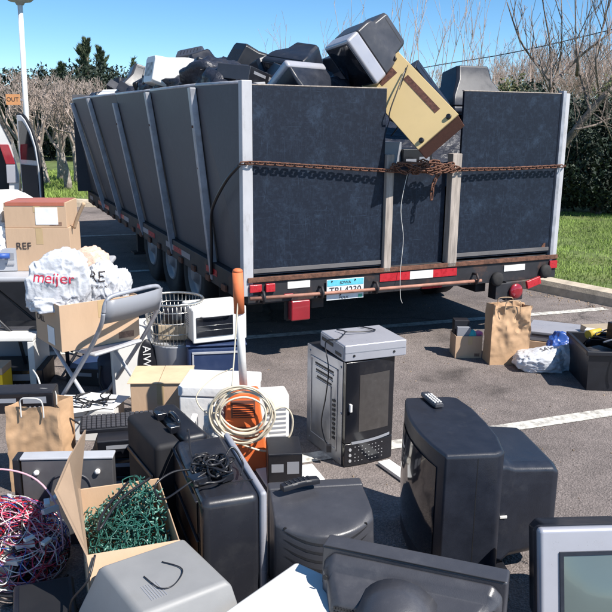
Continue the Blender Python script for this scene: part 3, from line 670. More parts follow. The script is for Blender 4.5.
box('bumper_lip', M_rust, t, .0, 2.74, -.045, -.031, .6, .635, .003)
MB().tube([(-.0, -.075, .495), (.6, -.075, .487), (1.3, -.075, .482), (1.95, -.075, .478)], .013, 8).build('rear_pipe', M_pipe, t)
for x in (.1, .55, 1.0, 1.9): 
    m = MB(); m.tube([(x, -.03, .53), (x, -.08, .535), (x, -.105, .495), (x, -.08, .46), (x, -.03, .46)], .011, 6); m.build('pipe_hook', M_frame, t)
# plate
pl = MB(); pl.box(.6, .905, -.052, -.048, .425, .58); po = pl.build('licence_plate', M_plate, t, .002)
MB().box(.604, .901, -.054, -.0525, .53, .576).build('plate_band', M_platebl, po)
text('IOWA', .03, M_ink, po, (.75, -.0555, .553), name='plate_word', sx=1.1)
text('TRJ 4230', .072, M_ink, po, (.752, -.055, .493), name='plate_number', sx=.98)
text('POLK', .024, M_ink, po, (.74, -.055, .44), name='plate_county', sx=1.3)
MB().box(.86, .893, -.0545, -.0525, .432, .455).build('plate_sticker', pm('green_sticker', (.08, .45, .3), .5), po)
for x in (.64, .83): MB().lathe([(.006, 0), (.006, .004)], c=(x, -.059, .567), axis='y', seg=8).build('plate_bolt', M_blk, po)
# lights, tapes
for x0, x1, mm in ((1.05, 1.31, M_red), (1.312, 1.52, M_whitetape), (1.522, 1.74, M_red)): MB().box(x0, x1, -.036, -.031, .528, .59).build('reflective_strip', mm, t)
for x0, x1, z in ((.3, .475, .555), (2.2, 2.41, .545)): MB().box(x0, x1, -.035, -.031, z-.02, z+.03).build('white_sticker', M_whitetape, t)
m = MB(); m.box(.315, .465, -.07, 0, .3, .45); lo = m.build('square_lamp', M_redlens, t, .012)
box('lamp_backing', M_frame, lo, .305, .475, .001, .05, .29, .46, .004)
for x0, x1, z0, z1 in ((.01, .1, .53, .585), (.13, .2, .525, .585), (.27, .34, .47, .5)): MB().box(x0, x1, -.05, -.031, z0, z1).build('marker_lamp', M_red, t, .004)
MB().box(1.42, 1.6, -.05, -.031, .445, .47).build('marker_lamp', M_red, t, .004)
rl = MB().lathe([(.06, 0), (.064, -.02), (.058, -.03), (.02, -.034)], c=(2.31, -.05, .36), axis='y', seg=20).build('round_lamp', M_redlens, t)
box('lamp_backing', M_frame, rl, 2.12, 2.28, -.05, .05, .3, .43, .005); box('lamp_backing', M_frame, rl, 2.22, 2.4, -.048, .0, .28, .44, .01)
for x in (2.13, 2.62): MB().lathe([(.015, -.035), (.045, -.035), (.058, -.02), (.058, .0)], c=(x, -.032, .47 if x < 2.5 else .5), axis='y', seg=18).build('rubber_bumper', M_tyre, t)
MB().box(2.42, 2.56, -.07, -.045, .385, .45, Matrix.Translation((2.49, 0, .42)) @ Matrix.Rotation(R(-15), 4, 'Y') @ Matrix.Translation((-2.49, 0, -.42))).build('marker_lamp', M_red, t, .004)
MB().box(2.66, 2.74, -.046, -.031, .52, .585).build('marker_lamp', M_red, t, .004)
# wheels
for y in (1.5, 2.33, 3.16):
    for x, sg in ((.15, -1), (TW-.15, 1)):
        wh = MB().lathe([(.2, -.05), (.205, -.1), (.34, -.11), (.37, -.085), (.375, 0), (.37, .085), (.34, .11), (.205, .1), (.2, .05)], c=(x, y, .375), axis='x', seg=32).build('wheel', M_tyre, t)
        MB().lathe([(.207, -.1), (.195, -.112), (.18, -.075), (.11, -.06), (.075, -.1), (.05, -.125)] if sg < 0 else [(.207, .1), (.195, .112), (.18, .075), (.11, .06), (.075, .1), (.05, .125)], c=(x, y, .375), axis='x', seg=24, cap0=False).build('rim', M_rim, wh)
    MB().tube([(.2, y, .375), (TW-.2, y, .375)], .04, 8).build('axle', M_frame, t)
ll = MB(); ll.box(.12, .2, 4.3, 4.38, .12, .56); ll.box(.06, .26, 4.24, 4.44, .1, .125); ll.build('landing_leg', M_frame, t, .004)
box('landing_leg', M_frame, t, TW-.2, TW-.12, 4.3, 4.38, .1, .558, .004)
box('mud_flap', M_tyre, t, .1, .48, .95, .965, .12, .47, .003)

# chain
def chain_links(path, pitch=.036, r=.0052, wd=.013):
    m = MB(); pts = spline(path, 14); d = 0; i = 0; alt = 0; cur = pts[0]; nxt = 1; total = []
    acc = 0; samples = [pts[0]]
    for a, b2 in zip(pts, pts[1:]):
        seg = (b2-a).length; s0 = pitch-acc
        while s0 <= seg and seg > 0: samples.append(a+(b2-a)*(s0/seg)); s0 += pitch
        acc = seg-(s0-pitch)
    for i in range(len(samples)-1):
        a, b2 = samples[i], samples[i+1]; c = (a+b2)/2; tx = (b2-a).normalized(); ref = Vector((0, 0, 1)) if abs(tx.z) < .8 else Vector((1, 0, 0))
        s1 = tx.cross(ref).normalized(); s2 = tx.cross(s1).normalized(); ang = R(45) if i % 2 else R(-45); sd = s1*math.cos(ang)+s2*math.sin(ang)
        hl = pitch*.5+.004; ring = []
        for k in range(12):
            an = 2*PI*k/12; cx = math.cos(an); ring.append(c+tx*(math.copysign(hl-.002, cx)+cx*wd*.5 if abs(cx) > .2 else cx*hl)+sd*math.sin(an)*wd)
        m.tube(ring, r, 5, closed=True)
    return m
P = [TL(-.045, .35, 1.1), TL(-.06, .12, 1.36), TL(-.045, -.045, 1.42)]
run = [TL(-.04, -.04, 1.42), TL(.1, -.05, 1.42), TL(.6, -.055, 1.385), TL(1.08, -.07, 1.355), TL(1.35, -.09, 1.345), TL(1.68, -.07, 1.352), TL(2.2, -.055, 1.352), TL(2.72, -.06, 1.365)]
c0 = chain_links(run); c0.tube([run[-1], TL(2.76, 0, 1.36), TL(2.755, .12, 1.35)], .008, 5)
co = c0.build('rusty_chain', M_rust); tag(co, 'rusty chain stretched across the trailer tailgates', 'chain')
c1 = MB(); q = random.Random(9)
kn = chain_links([TL(1.08, -.1, 1.38), TL(1.2, -.12, 1.40), TL(1.28, -.1, 1.33), TL(1.36, -.13, 1.41), TL(1.3, -.11, 1.42), TL(1.4, -.12, 1.33), TL(1.5, -.12, 1.38), TL(1.38, -.13, 1.40), TL(1.25, -.12, 1.35), TL(1.45, -.1, 1.42), TL(1.56, -.1, 1.34), TL(1.66, -.1, 1.37), TL(1.52, -.1, 1.36), TL(1.44, -.1, 1.25), TL(1.43, -.1, 1.12)])
ko = kn.build('chain_bundle', M_rust); tag(ko, 'knotted bundle of rusty chain with one end dangling at the gate gap', 'chain')
tw = chain_links([TL(1.1, -.09, 1.4), TL(1.18, -.12, 1.34), TL(1.32, -.1, 1.39), TL(1.5, -.12, 1.34), TL(1.6, -.1, 1.4), TL(1.34, -.14, 1.36), TL(1.16, -.12, 1.41)]).build('chain_bundle', M_rust); tag(tw, 'second loop of rusty chain wound over the knot at the gate gap', 'chain')
MB().tube([TL(1.12, -.11, 1.41), TL(1.2, -.12, 1.412), TL(1.32, -.12, 1.405)], .011, 6).build('t', M_rust).name = 'binder_bar'; tag(bpy.data.objects['binder_bar'], 'short rusty bar through the chain beside the left gate post', 'bar')
st = MB().tube(spline([TL(-.05, -.04, 1.41), TL(-.1, .1, 1.3), TL(-.13, .3, 1.12), TL(-.1, .48, .98), TL(-.075, .56, .8), TL(-.07, .6, .55)], 6), .012, 6).build('black_strap', M_kwire); tag(st, 'black strap hanging from the corner post down the trailer side', 'strap')
wr = MB().tube(spline([TL(1.26, -.06, 1.42), TL(1.2, -.05, 1.1), TL(1.23, -.05, .85), TL(1.21, -.06, .6), TL(1.2, -.09, .42), TL(1.22, -.09, .36)], 6), .002, 5).build('white_cable', M_wwire); tag(wr, 'thin pale cable dangling down the low middle board of the trailer', 'cable')

# ------------------------------------------------------------------ appliances
def crt(name, label, cat, loc, yaw, w, h, d, mb_, mh, ms, group=None, rot=None, bz=.12, z0=0., slots=6, tail=(.62, .66, .55), foot=False, screen=True, slotmat=M_vantrim, scr=(.41, .40)):
    """front at y=0 facing -y, tube housing to +y, base on z=0"""
    t = thing(name, label, cat, loc, yaw, group, rot)
    b = MB().box(-w/2, w/2, 0, bz*.55, z0, z0+h).build('bezel', mb_, t, min(.022, bz*.2), seg=3)
    c = MB(); hs = []
    for f, y in ((.985, bz*.55), (.97, bz), (.93, bz+.04), (tail[0]+.05, bz+(d-bz)*tail[2]), (tail[0], d-.02), (tail[0]*.96, d)):
        ww = w*f/2; hh = h*(f if f > .9 else f*tail[1]/tail[0]); zc = z0+h*.5+(h-hh)*(0.12 if f < .9 else 0); k = .012+.03*(1-f)
        hs.append([Vector(p) for p in ((-ww, y, zc-hh/2+k), (-ww+k, y, zc-hh/2), (ww-k, y, zc-hh/2), (ww, y, zc-hh/2+k), (ww, y, zc+hh/2-k), (ww-k, y, zc+hh/2), (-ww+k, y, zc+hh/2), (-ww, y, zc+hh/2-k))])
    c.loft(hs); hob = c.build('housing', mh, t, .006)
    if screen:
        s = MB(); n = 8; sw, sh = w*scr[0], h*scr[1]; rows = []
        for j in range(n+1):
            rows.append([Vector((-sw+2*sw*i/n, -.004-.022*(1-(2*i/n-1)**2)*(1-(2*j/n-1)**2), z0+h*.52-sh+2*sh*j/n)) for i in range(n+1)])
        s.loft(rows, cap=False, closed=False); s.build('screen', ms, t, smooth=True)
        fr = MB(); a, b2 = sw+.012, sh+.012; zc = z0+h*.52
        for x0, x1, z1, z2 in ((-a, a, zc+sh, zc+b2), (-a, a, zc-b2, zc-sh), (-a, -sw, zc-sh, zc+sh), (sw, a, zc-sh, zc+sh)): fr.box(x0, x1, -.006, .002, z1, z2)
        fr.build('screen_surround', M_char, t)
    if slots:
        v = MB(); f = tail[0]; ww = w*f*.38; y0, y1 = bz+(d-bz)*tail[2], d; hh = h*tail[1]; zt = z0+h*.5+(h-hh)*.12+hh/2
        for i in range(slots): y = y0+.01+(y1-y0-.04)*(i+.5)/slots; v.box(-ww, ww, y-.003, y+.003, zt-.004, zt+.0015)
        for i in range(slots): x = -ww+2*ww*(i+.5)/slots; v.box(x-.004, x+.004, d-.002, d+.0015, zt-hh*.75, zt-hh*.25)
        v.build('vent_slots', slotmat, hob)
    if foot:
        MB().lathe([(w*.28, 0), (w*.3, .012), (w*.14, .03), (w*.12, z0)], c=(0, d*.4, 0), seg=20, sy=.9).build('stand', mb_, t)
    return t
# big black television standing in the centre: its screen faces left
def centre_tv():
    c = (G(445, 454, .555)+G(406, 398, .555))/2; c.z = 0
    dv = G(406, 398, .555)-G(445, 454, .555); ang = math.degrees(math.atan2(dv.y, dv.x))   # local -x..x runs along the front; front faces -y
    t = thing('television', 'big black tube television facing left, silver remote on top', 'television', c, ang-180+0)
    wv = dv.length/2+.012; h = .555
    def arc(n=10, bow=.045, y=0): return [Vector((-wv+2*wv*i/n, y-bow*(1-(2*i/n-1)**2), 0)) for i in range(n+1)]
    fr = arc(); back = [Vector((x, yy_, 0)) for x, yy_ in ((wv, .19), (wv*.93, .225), (wv*.5, .25), (0, .255), (-wv*.5, .25), (-wv*.93, .225), (-wv, .19))]
    outline = fr+back
    m = MB(); m.loft([[p+ZV*.02 for p in outline], [p+ZV*(h-.012) for p in outline], [Vector((p.x*.97, (p.y-.08)*.96+.08, h)) for p in outline]]); m.build('front_cabinet', M_char, t, .008)
    sc = MB(); n = 10; rows = []
    for j in range(9):
        z = .09+(h-.16)*j/8; rows.append([Vector((x, -.048*(1-(x/wv)**2)-.012*(1-(x/(wv*.82))**2)*(1-((j-4)/4)**2)-.002, z)) for x in [wv*.82*(2*i/n-1) for i in range(n+1)]])
    sc.loft(rows, cap=False, closed=False); sc.build('screen', M_glass, t, smooth=True)
    bd = MB()
    for a, b2 in ((-.045, -.03),):
        pass
    # rear housing
    hs = []
    for y, ww, z1, z2 in ((.15, wv*.86, .05, .50), (.25, wv*.84, .05, .49), (.30, wv*.72, .06, .462), (.45, wv*.68, .08, .452), (.485, wv*.62, .11, .43)):
        k = .04; hs.append([Vector(p) for p in ((-ww, y, z1+k), (-ww+k, y, z1), (ww-k, y, z1), (ww, y, z1+k), (ww, y, z2-k*.4), (ww-k, y, z2), (-ww+k, y, z2), (-ww, y, z2-k*.4))])
    m = MB(); m.loft(hs); ho = m.build('rear_housing', M_char, t, .012)
    box('label_sticker', M_whitetape, ho, wv*.838, wv*.856, .235, .262, .27, .28, .001)
    v = MB()
    for j in range(9): v.box(-wv*.45, wv*.45, .484, .4865, .2+j*.014, .205+j*.014)
    v.build('vent_slots', M_vantrim, ho)
    m = MB(); m.loft([[Vector((wv+.0005, .118, .03)), Vector((wv+.0005, .121, .03))], [Vector((wv+.0005, .118, .535)), Vector((wv+.0005, .121, .535))]], cap=False, closed=False); m.build('seam', M_vantrim, t)
    for z_ in (.12, .13, .14, .15, .16): MB().box(wv*.66, wv*.72, .486, .4868, z_, z_+.004).build('vent_slot', M_vantrim, ho)
    box('plinth', M_blk, t, -wv*.8, wv*.8, .0, .3, 0, .03, .004)
    return t
centre_tv()
def remote(label, loc, yaw, L=.16, w=.045, mat=M_silver, z=.02, btn=M_blk, name='remote_control', arch=0, cat='remote control', tilt=0):
    t = thing(name, label, cat, loc, yaw)
    m = MB(); n = 8; rings = []
    for i in range(n+1):
        y = -L/2+L*i/n; k = 1-.25*abs(2*i/n-1)**4-.12*math.sin(PI*i/n); zc = arch*math.sin(PI*i/n)
        ww = w/2*k; rings.append([Vector(p) for p in ((-ww, y, .003+zc), (ww, y, .003+zc), (ww, y, z*.7+zc), (ww*.75, y, z+zc), (-ww*.75, y, z+zc), (-ww, y, z*.7+zc))])
    m.loft(rings); m.build('casing', mat, t, .002)
    b2 = MB()
    for i in range(6):
        for j in range(3): x = (j-1)*w*.25; y = -L*.36+i*L*.12; b2.box(x-.004, x+.004, y-.005, y+.005, z+arch*math.sin(PI*(y+L/2)/L)-.001, z+.003+arch*math.sin(PI*(y+L/2)/L))
    b2.build('buttons', btn, t, .001); return t
p = G(432, 402, .557); remote('silver remote control lying on top of the big black television', p, 15, .15, .05, M_char2, .02, M_whitetape)
# pale sticker reflections are left to the glass

# grey television seen from behind, left of the big one
def rear_crt1():
    c = G(325, 498, .39); 
    t = thing('television', 'dark grey tube television seen from behind, black handset on its top', 'television', (.045, 2.595, 0), 8)
    W = .36; H = .375
    hs = []
    # front bezel block (far side)
    box('bezel', M_char2, t, -W/2, W/2, .0, .06, 0, H, .01)
    m = MB(); rows = []
    n = 14
    for fy, zt, bow in ((0, H-.004, 0), (-.1, H-.006, .0), (-.2, H-.014, .035), (-.225, H-.035, .05), (-.25, .2, .06), (-.24, .02, .05)):
        rows.append([Vector((W*.49*(2*i/n-1), fy-bow*(1-(2*i/n-1)**2)+(.03 if fy < -.15 else 0)*((2*i/n-1)**2), zt-(.012 if fy in (-.2, -.225) else 0)*(1-(2*i/n-1)**2))) for i in range(n+1)])
    # closed solid
    bottom = [Vector((W*.49*(2*i/n-1), 0, .02)) for i in range(n+1)]
    rows.append(bottom)
    vs = [[m.bm.verts.new(p) for p in r] for r in rows]
    for A, B in zip(vs, vs[1:]+[vs[0]]):
        for k in range(n): m._f((A[k], A[k+1], B[k+1], B[k]))
    m._f([r[0] for r in vs]); m._f([r[-1] for r in vs][::-1])
    ho = m.build('rear_housing', M_char2, t, .008)
    bvh = BVHTree.FromPolygons([v.co for v in ho.data.vertices], [tuple(p.vertices) for p in ho.data.polygons])
    for j in range(4):
        top, bot = [], []
        for i in range(21):
            u = (2*i/20-1); x = u*W*.42; z = .33-j*.028-.03*(1-u*u); hw_ = .0042*(1-u**6)
            for lst, zz in ((top, z+hw_), (bot, z-hw_)):
                hit = bvh.ray_cast(Vector((x, -1, zz)), Vector((0, 1, 0))); lst.append(Vector((x, (hit[0].y if hit[0] else -.25)-.0015, zz)))
        v = MB(); v.loft([top, bot], cap=False, closed=False); v.build('vent_slot', M_vantrim, ho)
    for sx_ in (-.39, .39):
        MB().lathe([(.007, 0), (.007, .004)], c=(sx_*W, -.214-.02*(1-(sx_*2)**2), H-.04), axis='y', seg=10).build('screw_hole', M_vantrim, ho)
    return t
rear_crt1()
p = G(300, 487, .392); remote('black handset lying on the dark grey television', p, -62, .15, .045, M_blk, .024, M_blkgloss, 'phone_handset', .006, 'handset')

def rear_crt2():
    a = G(322, 545, .43); b2 = G(508, 583, .43); c = (a+b2)/2; dv = b2-a; ang = math.degrees(math.atan2(dv.y, dv.x)); W = dv.length
    t = thing('television', 'charcoal tube television in front with round rear dome towards the viewer', 'television', (c.x, c.y, 0), ang)
    # local: back side at -y (towards viewer), front bezel at +y
    H = .43
    box('bezel', M_char2, t, -W/2, W/2, .0, .075, 0, H, .008)
    m = MB(); rings = []
    for y, ww, z1, z2 in ((.0, W*.485, .02, H-.012), (-.03, W*.475, .03, H-.03), (-.05, W*.44, .05, H-.055), (-.12, W*.385, .08, H-.075), (-.14, W*.37, .085, H-.09)):
        k = .03; rings.append([Vector(p) for p in ((-ww, y, z1+k), (-ww+k, y, z1), (ww-k, y, z1), (ww, y, z1+k), (ww, y, z2-k), (ww-k, y, z2), (-ww+k, y, z2), (-ww, y, z2-k))])
    m.loft(rings); ho = m.build('rear_housing', M_char2, t, .01)
    MB().lathe([(.128, -.08), (.122, -.15), (.108, -.2), (.08, -.24), (.04, -.262), (.0, -.268)], c=(-.01, 0, .295), axis='y', seg=32).build('tube_dome', M_char2, ho, smooth=True)
    v = MB()
    for sgn in (-1, 1):
        for i in range(7):
            for j in range(9): x = sgn*(.135+.009*i)-.002; z = .325-.016*j; v.box(x-.003, x+.003, -.1425, -.139, z-.005, z+.005)
    v.build('vent_holes', M_vantrim, ho)
    for sx_ in (-.45, .45): MB().lathe([(.008, 0), (.008, .004)], c=(sx_*W, -.052, H-.075), axis='y', seg=10).build('screw_hole', M_vantrim, ho)
    return t
rear_crt2()
# silver television lower right
t = [o_ for o_ in bpy.data.objects if o_.get('label', '').startswith('charcoal tube television')][0]
box('rating_label', M_lgrey, t, .13, .2, -.1435, -.1415, .19, .23, 0); box('rating_label', pm('yellow_label', (.6, .5, .1), .5), t, .14, .17, -.1435, -.1415, .16, .18, 0)
box('seam', M_vantrim, t, -.27, .27, -.0015, .0015, .428, .4308, 0)
t = crt('television', 'silver television with grey-green screen at the lower right edge', 'television', (.965, 2.0, 0), 6, .52, .515, .38, M_silver, M_char, M_screen, bz=.07, scr=(.36, .32))
t.matrix_world = Matrix.Translation((.985, 1.98, .0)) @ Matrix.Rotation(R(4), 4, 'Z') @ Matrix.Rotation(R(-14), 4, 'X')

# microwave standing on its end with a silver video player on top
t = thing('microwave_oven', 'black microwave oven standing on its end with keypad at the bottom', 'microwave', (.2, 3.53, 0), 28)
W, Dp, Hh = .285, .4, .555   # local origin at near-left bottom corner
box('case', pm('black_case_steel', (.018, .018, .022), .4, .2, var=.2), t, .004, W, .03, Dp, 0, Hh, .006)
sd = MB().box(-.002, .003, .03, Dp, .004, Hh-.004).build('side_plate', M_steel, t, .001)
m = MB()
for z0, z1, y0, y1 in ((.06, .5, .075, .36),):
    for a, b2, c2, d2 in ((y0, y0+.012, z0, z1), (y1-.012, y1, z0, z1), (y0, y1, z0, z0+.012), (y0, y1, z1-.012, z1)): m.box(-.006, -.002, a, b2, c2, d2)
m.box(-.006, -.002, .14, .3, .1, .39)
for k in range(3): m.box(-.0065, -.002, .12+.01*k, .31-.01*k, .45-.035*k, .46-.035*k)
m.build('pressed_ribs', M_steel, sd, .003)
m = MB()
for k in range(3): m.box(-.004, .0, .12+.01*k, .31-.01*k, .465-.035*k, .475-.035*k)
for k in range(9): m.box(-.0075, -.006, .09, .12, .12+k*.025, .132+k*.025)
m.build('vent_slots', M_vantrim, sd)
for y, z in ((.05, .52), (.37, .52), (.05, .03), (.37, .03), (.04, .28)): MB().lathe([(.007, -.006), (.007, -.002)], c=(0, y, z), axis='x', seg=8).build('screw', M_steel, sd)
dr = MB(); n = 8
o2 = [Vector((W*i/n, -.012*(1-(2*i/n-1)**2), 0)) for i in range(n+1)]
dr.loft([[p+ZV*.13 for p in o2]+[Vector((W, .028, .13)), Vector((0, .028, .13))], [p+ZV*Hh for p in o2]+[Vector((W, .028, Hh)), Vector((0, .028, Hh))]]); door = dr.build('door', M_blkgloss, t, .003)
n = 8; rows = []
for j in (0, 1): rows.append([Vector((W*(.26+.62*i/n), -.012*(1-(2*(.26+.62*i/n)-1)**2)-.0015, .185+.3*j)) for i in range(n+1)])
m = MB(); m.loft(rows, cap=False, closed=False); m.build('window', M_mwglass, door)
MB().box(.018, .03, -.018, -.002, .3, .34).build('door_badge', M_whitetape, door, .002)
m = MB(); m.loft([[Vector((W*(.12+.8*i/n), -.012*(1-(2*(.12+.8*i/n)-1)**2)-.003, zz-.012*(1-i/n)+.012*math.sin(PI*i/n)*-.3)) for i in range(n+1)] for zz in (.135, .15)], cap=False, closed=False); m.build('trim_bar', M_grey, door)
kp = MB(); kp.loft([[p+ZV*.004 for p in o2]+[Vector((W, .028, .004)), Vector((0, .028, .004))], [p+ZV*.126 for p in o2]+[Vector((W, .028, .126)), Vector((0, .028, .126))]]); ko = kp.build('keypad', M_blkgloss, t, .003)
m = MB()
for i in range(9):
    for j in range(5):
        x = W*(.2+.07*i); z = .03+.019*j; y = -.012*(1-(2*x/W-1)**2)-.002
        if (i+j) % 4 != 3: m.box(x-.003, x+.003, y+.0008, y+.002, z-.0016, z+.0016)
for j in range(3): x = W*.1; m.lathe([(.008, -.003), (.008, .002)], c=(x, -.006, .035+j*.03), axis='y', seg=10)
m.build('key_marks', pm('key_print', (.35, .35, .36), .5), ko)
# video player
pc = G(316, 338, .56); a = G(350, 352, .565); 
t = thing('video_player', 'silver video player lying on top of the upended microwave', 'video player', (.30, 3.71, .558), 22)
Mx = Matrix.Rotation(R(-4), 4, 'Y')
bod = MB().box(-.17, .17, -.13, .17, .002, .085).build('casing', M_silver, t, .006)
box('front_panel', M_grey, bod, -.175, -.171, -.12, .16, .01, .078, .001)
m = MB(); m.box(-.177, -.175, .0, .14, .045, .062); m.box(-.177, -.175, -.1, -.03, .02, .035); m.build('disc_slot', M_vantrim, bod)
m = MB()
for x in (-.12, .1): m.lathe([(.006, -.134), (.006, -.13)], c=(x, 0, .03), axis='y', seg=8)
m.build('screws', M_vantrim, bod); box('seam_line', M_grey, bod, -.165, .165, -.1315, -.1305, .045, .049, 0)
cb = MB().tube(spline([(.16, 3.78, .655), (.2, 3.72, .66), (.16, 3.62, .65), (.1, 3.66, .62), (.115, 3.61, .5), (.105, 3.63, .35), (.085, 3.66, .2), (.1, 3.62, .12), (.12, 3.58, .1)], 8), .0035, 6)
cb.tube(spline([(.2, 3.72, .66), (.3, 3.75, .654), (.36, 3.8, .65), (.28, 3.86, .652)], 6), .0035, 6); cb.box(.11, .135, 3.55, 3.575, .075, .11)
tag(cb.build('power_cable', M_kwire), 'thin black power cable trailing off the silver video player down the microwave side', 'cable')

# ------------------------------------------------------------------ upright computer case with cable bundle
nl, nr_, fl_ = G(201, 503, .45), G(263, 497, .45), G(167, 440, .45)
ang = math.degrees(math.atan2((nr_-nl).y, (nr_-nl).x)); CW = (nr_-nl).length; CD = (fl_-nl).length
t = thing('computer_case', 'glossy black computer case in front with silver right edge, standing upright', 'computer case', (nl.x, nl.y, 0), ang)
dl = (fl_-nl); shear = dl.dot(Vector((math.cos(R(ang)), math.sin(R(ang)), 0))); dep = dl.dot(Vector((-math.sin(R(ang)), math.cos(R(ang)), 0)))
def sh(x, y, z): return (x+shear*0, y, z)
shr = Matrix.Rotation(math.atan2(-shear, dep)*.75, 4, 'Z')
m = MB(); m.box(0, CW-.001, 0, dep, .01, .45, shr); m.build('casing', pm('satin_black_plastic', (.02, .021, .027), .27, var=.1, dirt=(.07, .07, .07), damt=.3, dscale=5, bump=.04, bscale=300), t, .032, seg=5)
m = MB(); m.box(CW-.004, CW+.022, -.002, dep+.002, .006, .454, shr); m.build('silver_edge', M_silver, t, .022, seg=4)
bay = MB()
for k, (z0, z1) in enumerate(((.30, .42), (.19, .27), (.05, .16))): bay.box(-.006, -.001, .06, dep*.9, z0, z1, shr)
bo = bay.build('side_panels', M_brownrefl, t, .004)
bay = MB()
for k, (z0, z1) in enumerate(((.43, .436), (.28, .287), (.17, .178))): bay.box(-.012, -.001, .04, dep*.95, z0, z1, shr)
bay.build('ridges', M_blk, t, .002)
seam = MB().box(.0, CW, .11, .113, .4485, .4512, shr).build('top_seam', M_vantrim, t)
cm = MB(); tc_ = Vector((nl.x+.02, nl.y+.2, .475))
for s_ in range(7): tangle(cm, (tc_.x+.02*math.sin(s_), tc_.y+.03*math.cos(s_*2), .49), (.085, .11, .04), 16, .0046, 5, 70+s_)
cm.tube(spline([tc_+Vector((-.05, 0, 0)), tc_+Vector((-.14, -.02, .0)), tc_+Vector((-.2, -.07, -.03)), tc_+Vector((-.16, -.13, -.05)), tc_+Vector((-.07, -.1, .0)), tc_+Vector((0, -.03, .02))], 8), .004, 6)
cm.tube(spline([tc_+Vector((-.03, 0, .01)), tc_+Vector((-.09, .08, .01)), tc_+Vector((-.12, .2, .06)), tc_+Vector((-.14, .3, .02))], 8), .004, 6)
cm.tube(spline([tc_+Vector((.03, .02, .02)), tc_+Vector((.06, .06, .06)), tc_+Vector((.1, .04, .01)), tc_+Vector((.1, -.04, .0))], 8), .004, 6)
t = thing('cable_bundle', 'tangled bundle of black cables and adapters on top of the upright computer case', 'cable bundle', (0, 0, 0)); cm.build('cable', M_kwire, t)
for a_, b_ in ((.035, -.03), (-.045, -.07), (.0, .05)): MB().box(-.025, .025, -.035, .035, 0, .03, Matrix.Translation((tc_.x+a_, tc_.y+b_, .456)) @ Matrix.Rotation(a_*20, 4, 'Z')).build('adapter', M_blkgloss, t, .004)
# light grey monitor lying face down in the front left
t = thing('computer_monitor', 'light grey tube monitor lying face down at the bottom left', 'monitor', (-.425, 2.07, 0), 36)
hs = []
for z, x0, x1, y0, y1 in ((.0, -.25, .2, -.25, .24), (.07, -.25, .2, -.25, .24), (.08, -.24, .19, -.24, .23), (.2, -.21, .17, -.2, .19), (.33, -.15, .15, -.15, .165), (.345, -.135, .135, -.135, .15)):
    hs.append([Vector(p) for p in ((x0, y0, z), (x1, y0, z), (x1, y1, z), (x0, y1, z))])
MB().loft(hs[:2]).build('bezel', M_grey, t, .015)
ho = MB().loft(hs[2:]).build('housing', pm('dull_grey_plastic', (.25, .25, .25), .5, var=.08, bump=.05, bscale=200, dirt=(.2, .19, .17), damt=.4, dscale=4), t, .008)
m = MB()
for i in range(7): m.box(-.09+i*.008, -.087+i*.008, -.1, -.02, .343, .3462)
m.build('vent_slots', M_grey, ho)
cc = MB().tube(spline([(-.485, 2.05, .349), (-.425, 1.99, .35), (-.385, 2.01, .35), (-.375, 2.09, .35), (-.445, 2.13, .349)], 6), .002, 5); tag(cc.build('thin_cable', M_kwire), 'thin dark cable curled on the face-down grey monitor', 'cable')
# white printer between case and charcoal television
a = G(305, 563, .3); 
t = thing('printer', 'bright white printer between the upright computer case and the charcoal television', 'printer', (.035, 2.03, 0), -38)
box('casing', M_white, t, -.17, .17, -.24, .12, 0, .26, .018); box('lid', M_white, t, -.165, .165, -.235, .115, .262, .3, .014)
box('paper_slot', M_vantrim, t, -.12, .12, -.245, -.239, .1, .14, .001)

# ------------------------------------------------------------------ cardboard boxes
def carton(name, label, loc, yaw, w, d, h, group=None, open_=False, flaps=(), th=.005, cat='cardboard box', mat=M_card, rot=None):
    t = thing(name, label, cat, loc, yaw, group, rot)
    m = MB()
    if open_:
        m.box(-w/2, w/2, -d/2, -d/2+th, 0, h); m.box(-w/2, w/2, d/2-th, d/2, 0, h); m.box(-w/2, -w/2+th, -d/2+th, d/2-th, 0, h); m.box(w/2-th, w/2, -d/2+th, d/2-th, 0, h); m.box(-w/2+th, w/2-th, -d/2+th, d/2-th, 0, th)
    else: m.box(-w/2, w/2, -d/2, d/2, 0, h)
    m.build('carton', mat, t, .0025)
    q = random.Random(int(w*1e4+h*1e3))
    if mat is M_card:
        box('seam_strip', pm('packing_tape', (.5, .36, .2), .25, var=.1), t, -w*.03, w*.03+.02, -d/2-.0012, -d/2-.0004, h*.62, h-.002, 0)
        MB().box(w*.22, w*.42, -d/2-.0011, -d/2-.0005, h*.08, h*.22).build('print_mark', pm('carton_print', (.22, .13, .09), .8, var=.5, scale=60), t)
    for side, ang_, L in flaps:
        a_ = R(ang_); s_, c_ = math.sin(a_)*L, math.cos(a_)*L   # angle from vertical, outward
        if side == 'l': p = [(-w/2, -d/2, h), (-w/2, d/2, h), (-w/2-s_, d/2-.01, h+c_), (-w/2-s_, -d/2+.01, h+c_)]; off = (th, 0, 0)
        elif side == 'r': p = [(w/2, -d/2, h), (w/2, d/2, h), (w/2+s_, d/2-.01, h+c_), (w/2+s_, -d/2+.01, h+c_)]; off = (-th, 0, .0)
        elif side == 'f': p = [(-w/2, -d/2, h), (w/2, -d/2, h), (w/2-.01, -d/2-s_, h+c_), (-w/2+.01, -d/2-s_, h+c_)]; off = (0, th, .0)
        else: p = [(-w/2, d/2, h), (w/2, d/2, h), (w/2-.01, d/2+s_, h+c_), (-w/2+.01, d/2+s_, h+c_)]; off = (0, -th, .0)
        if abs(ang_) > 60: off = (0, 0, th)
        MB().prism([Vector(q)+ZV*.001 for q in p], off).build('flap', mat, t)
    return t
def tape(t, w, d, h, mat=None): box('tape', mat or pm('packing_tape', (.5, .36, .2), .25, var=.1), t, -.025, .025, -d/2-.001, d/2+.001, h, h+.001, 0)
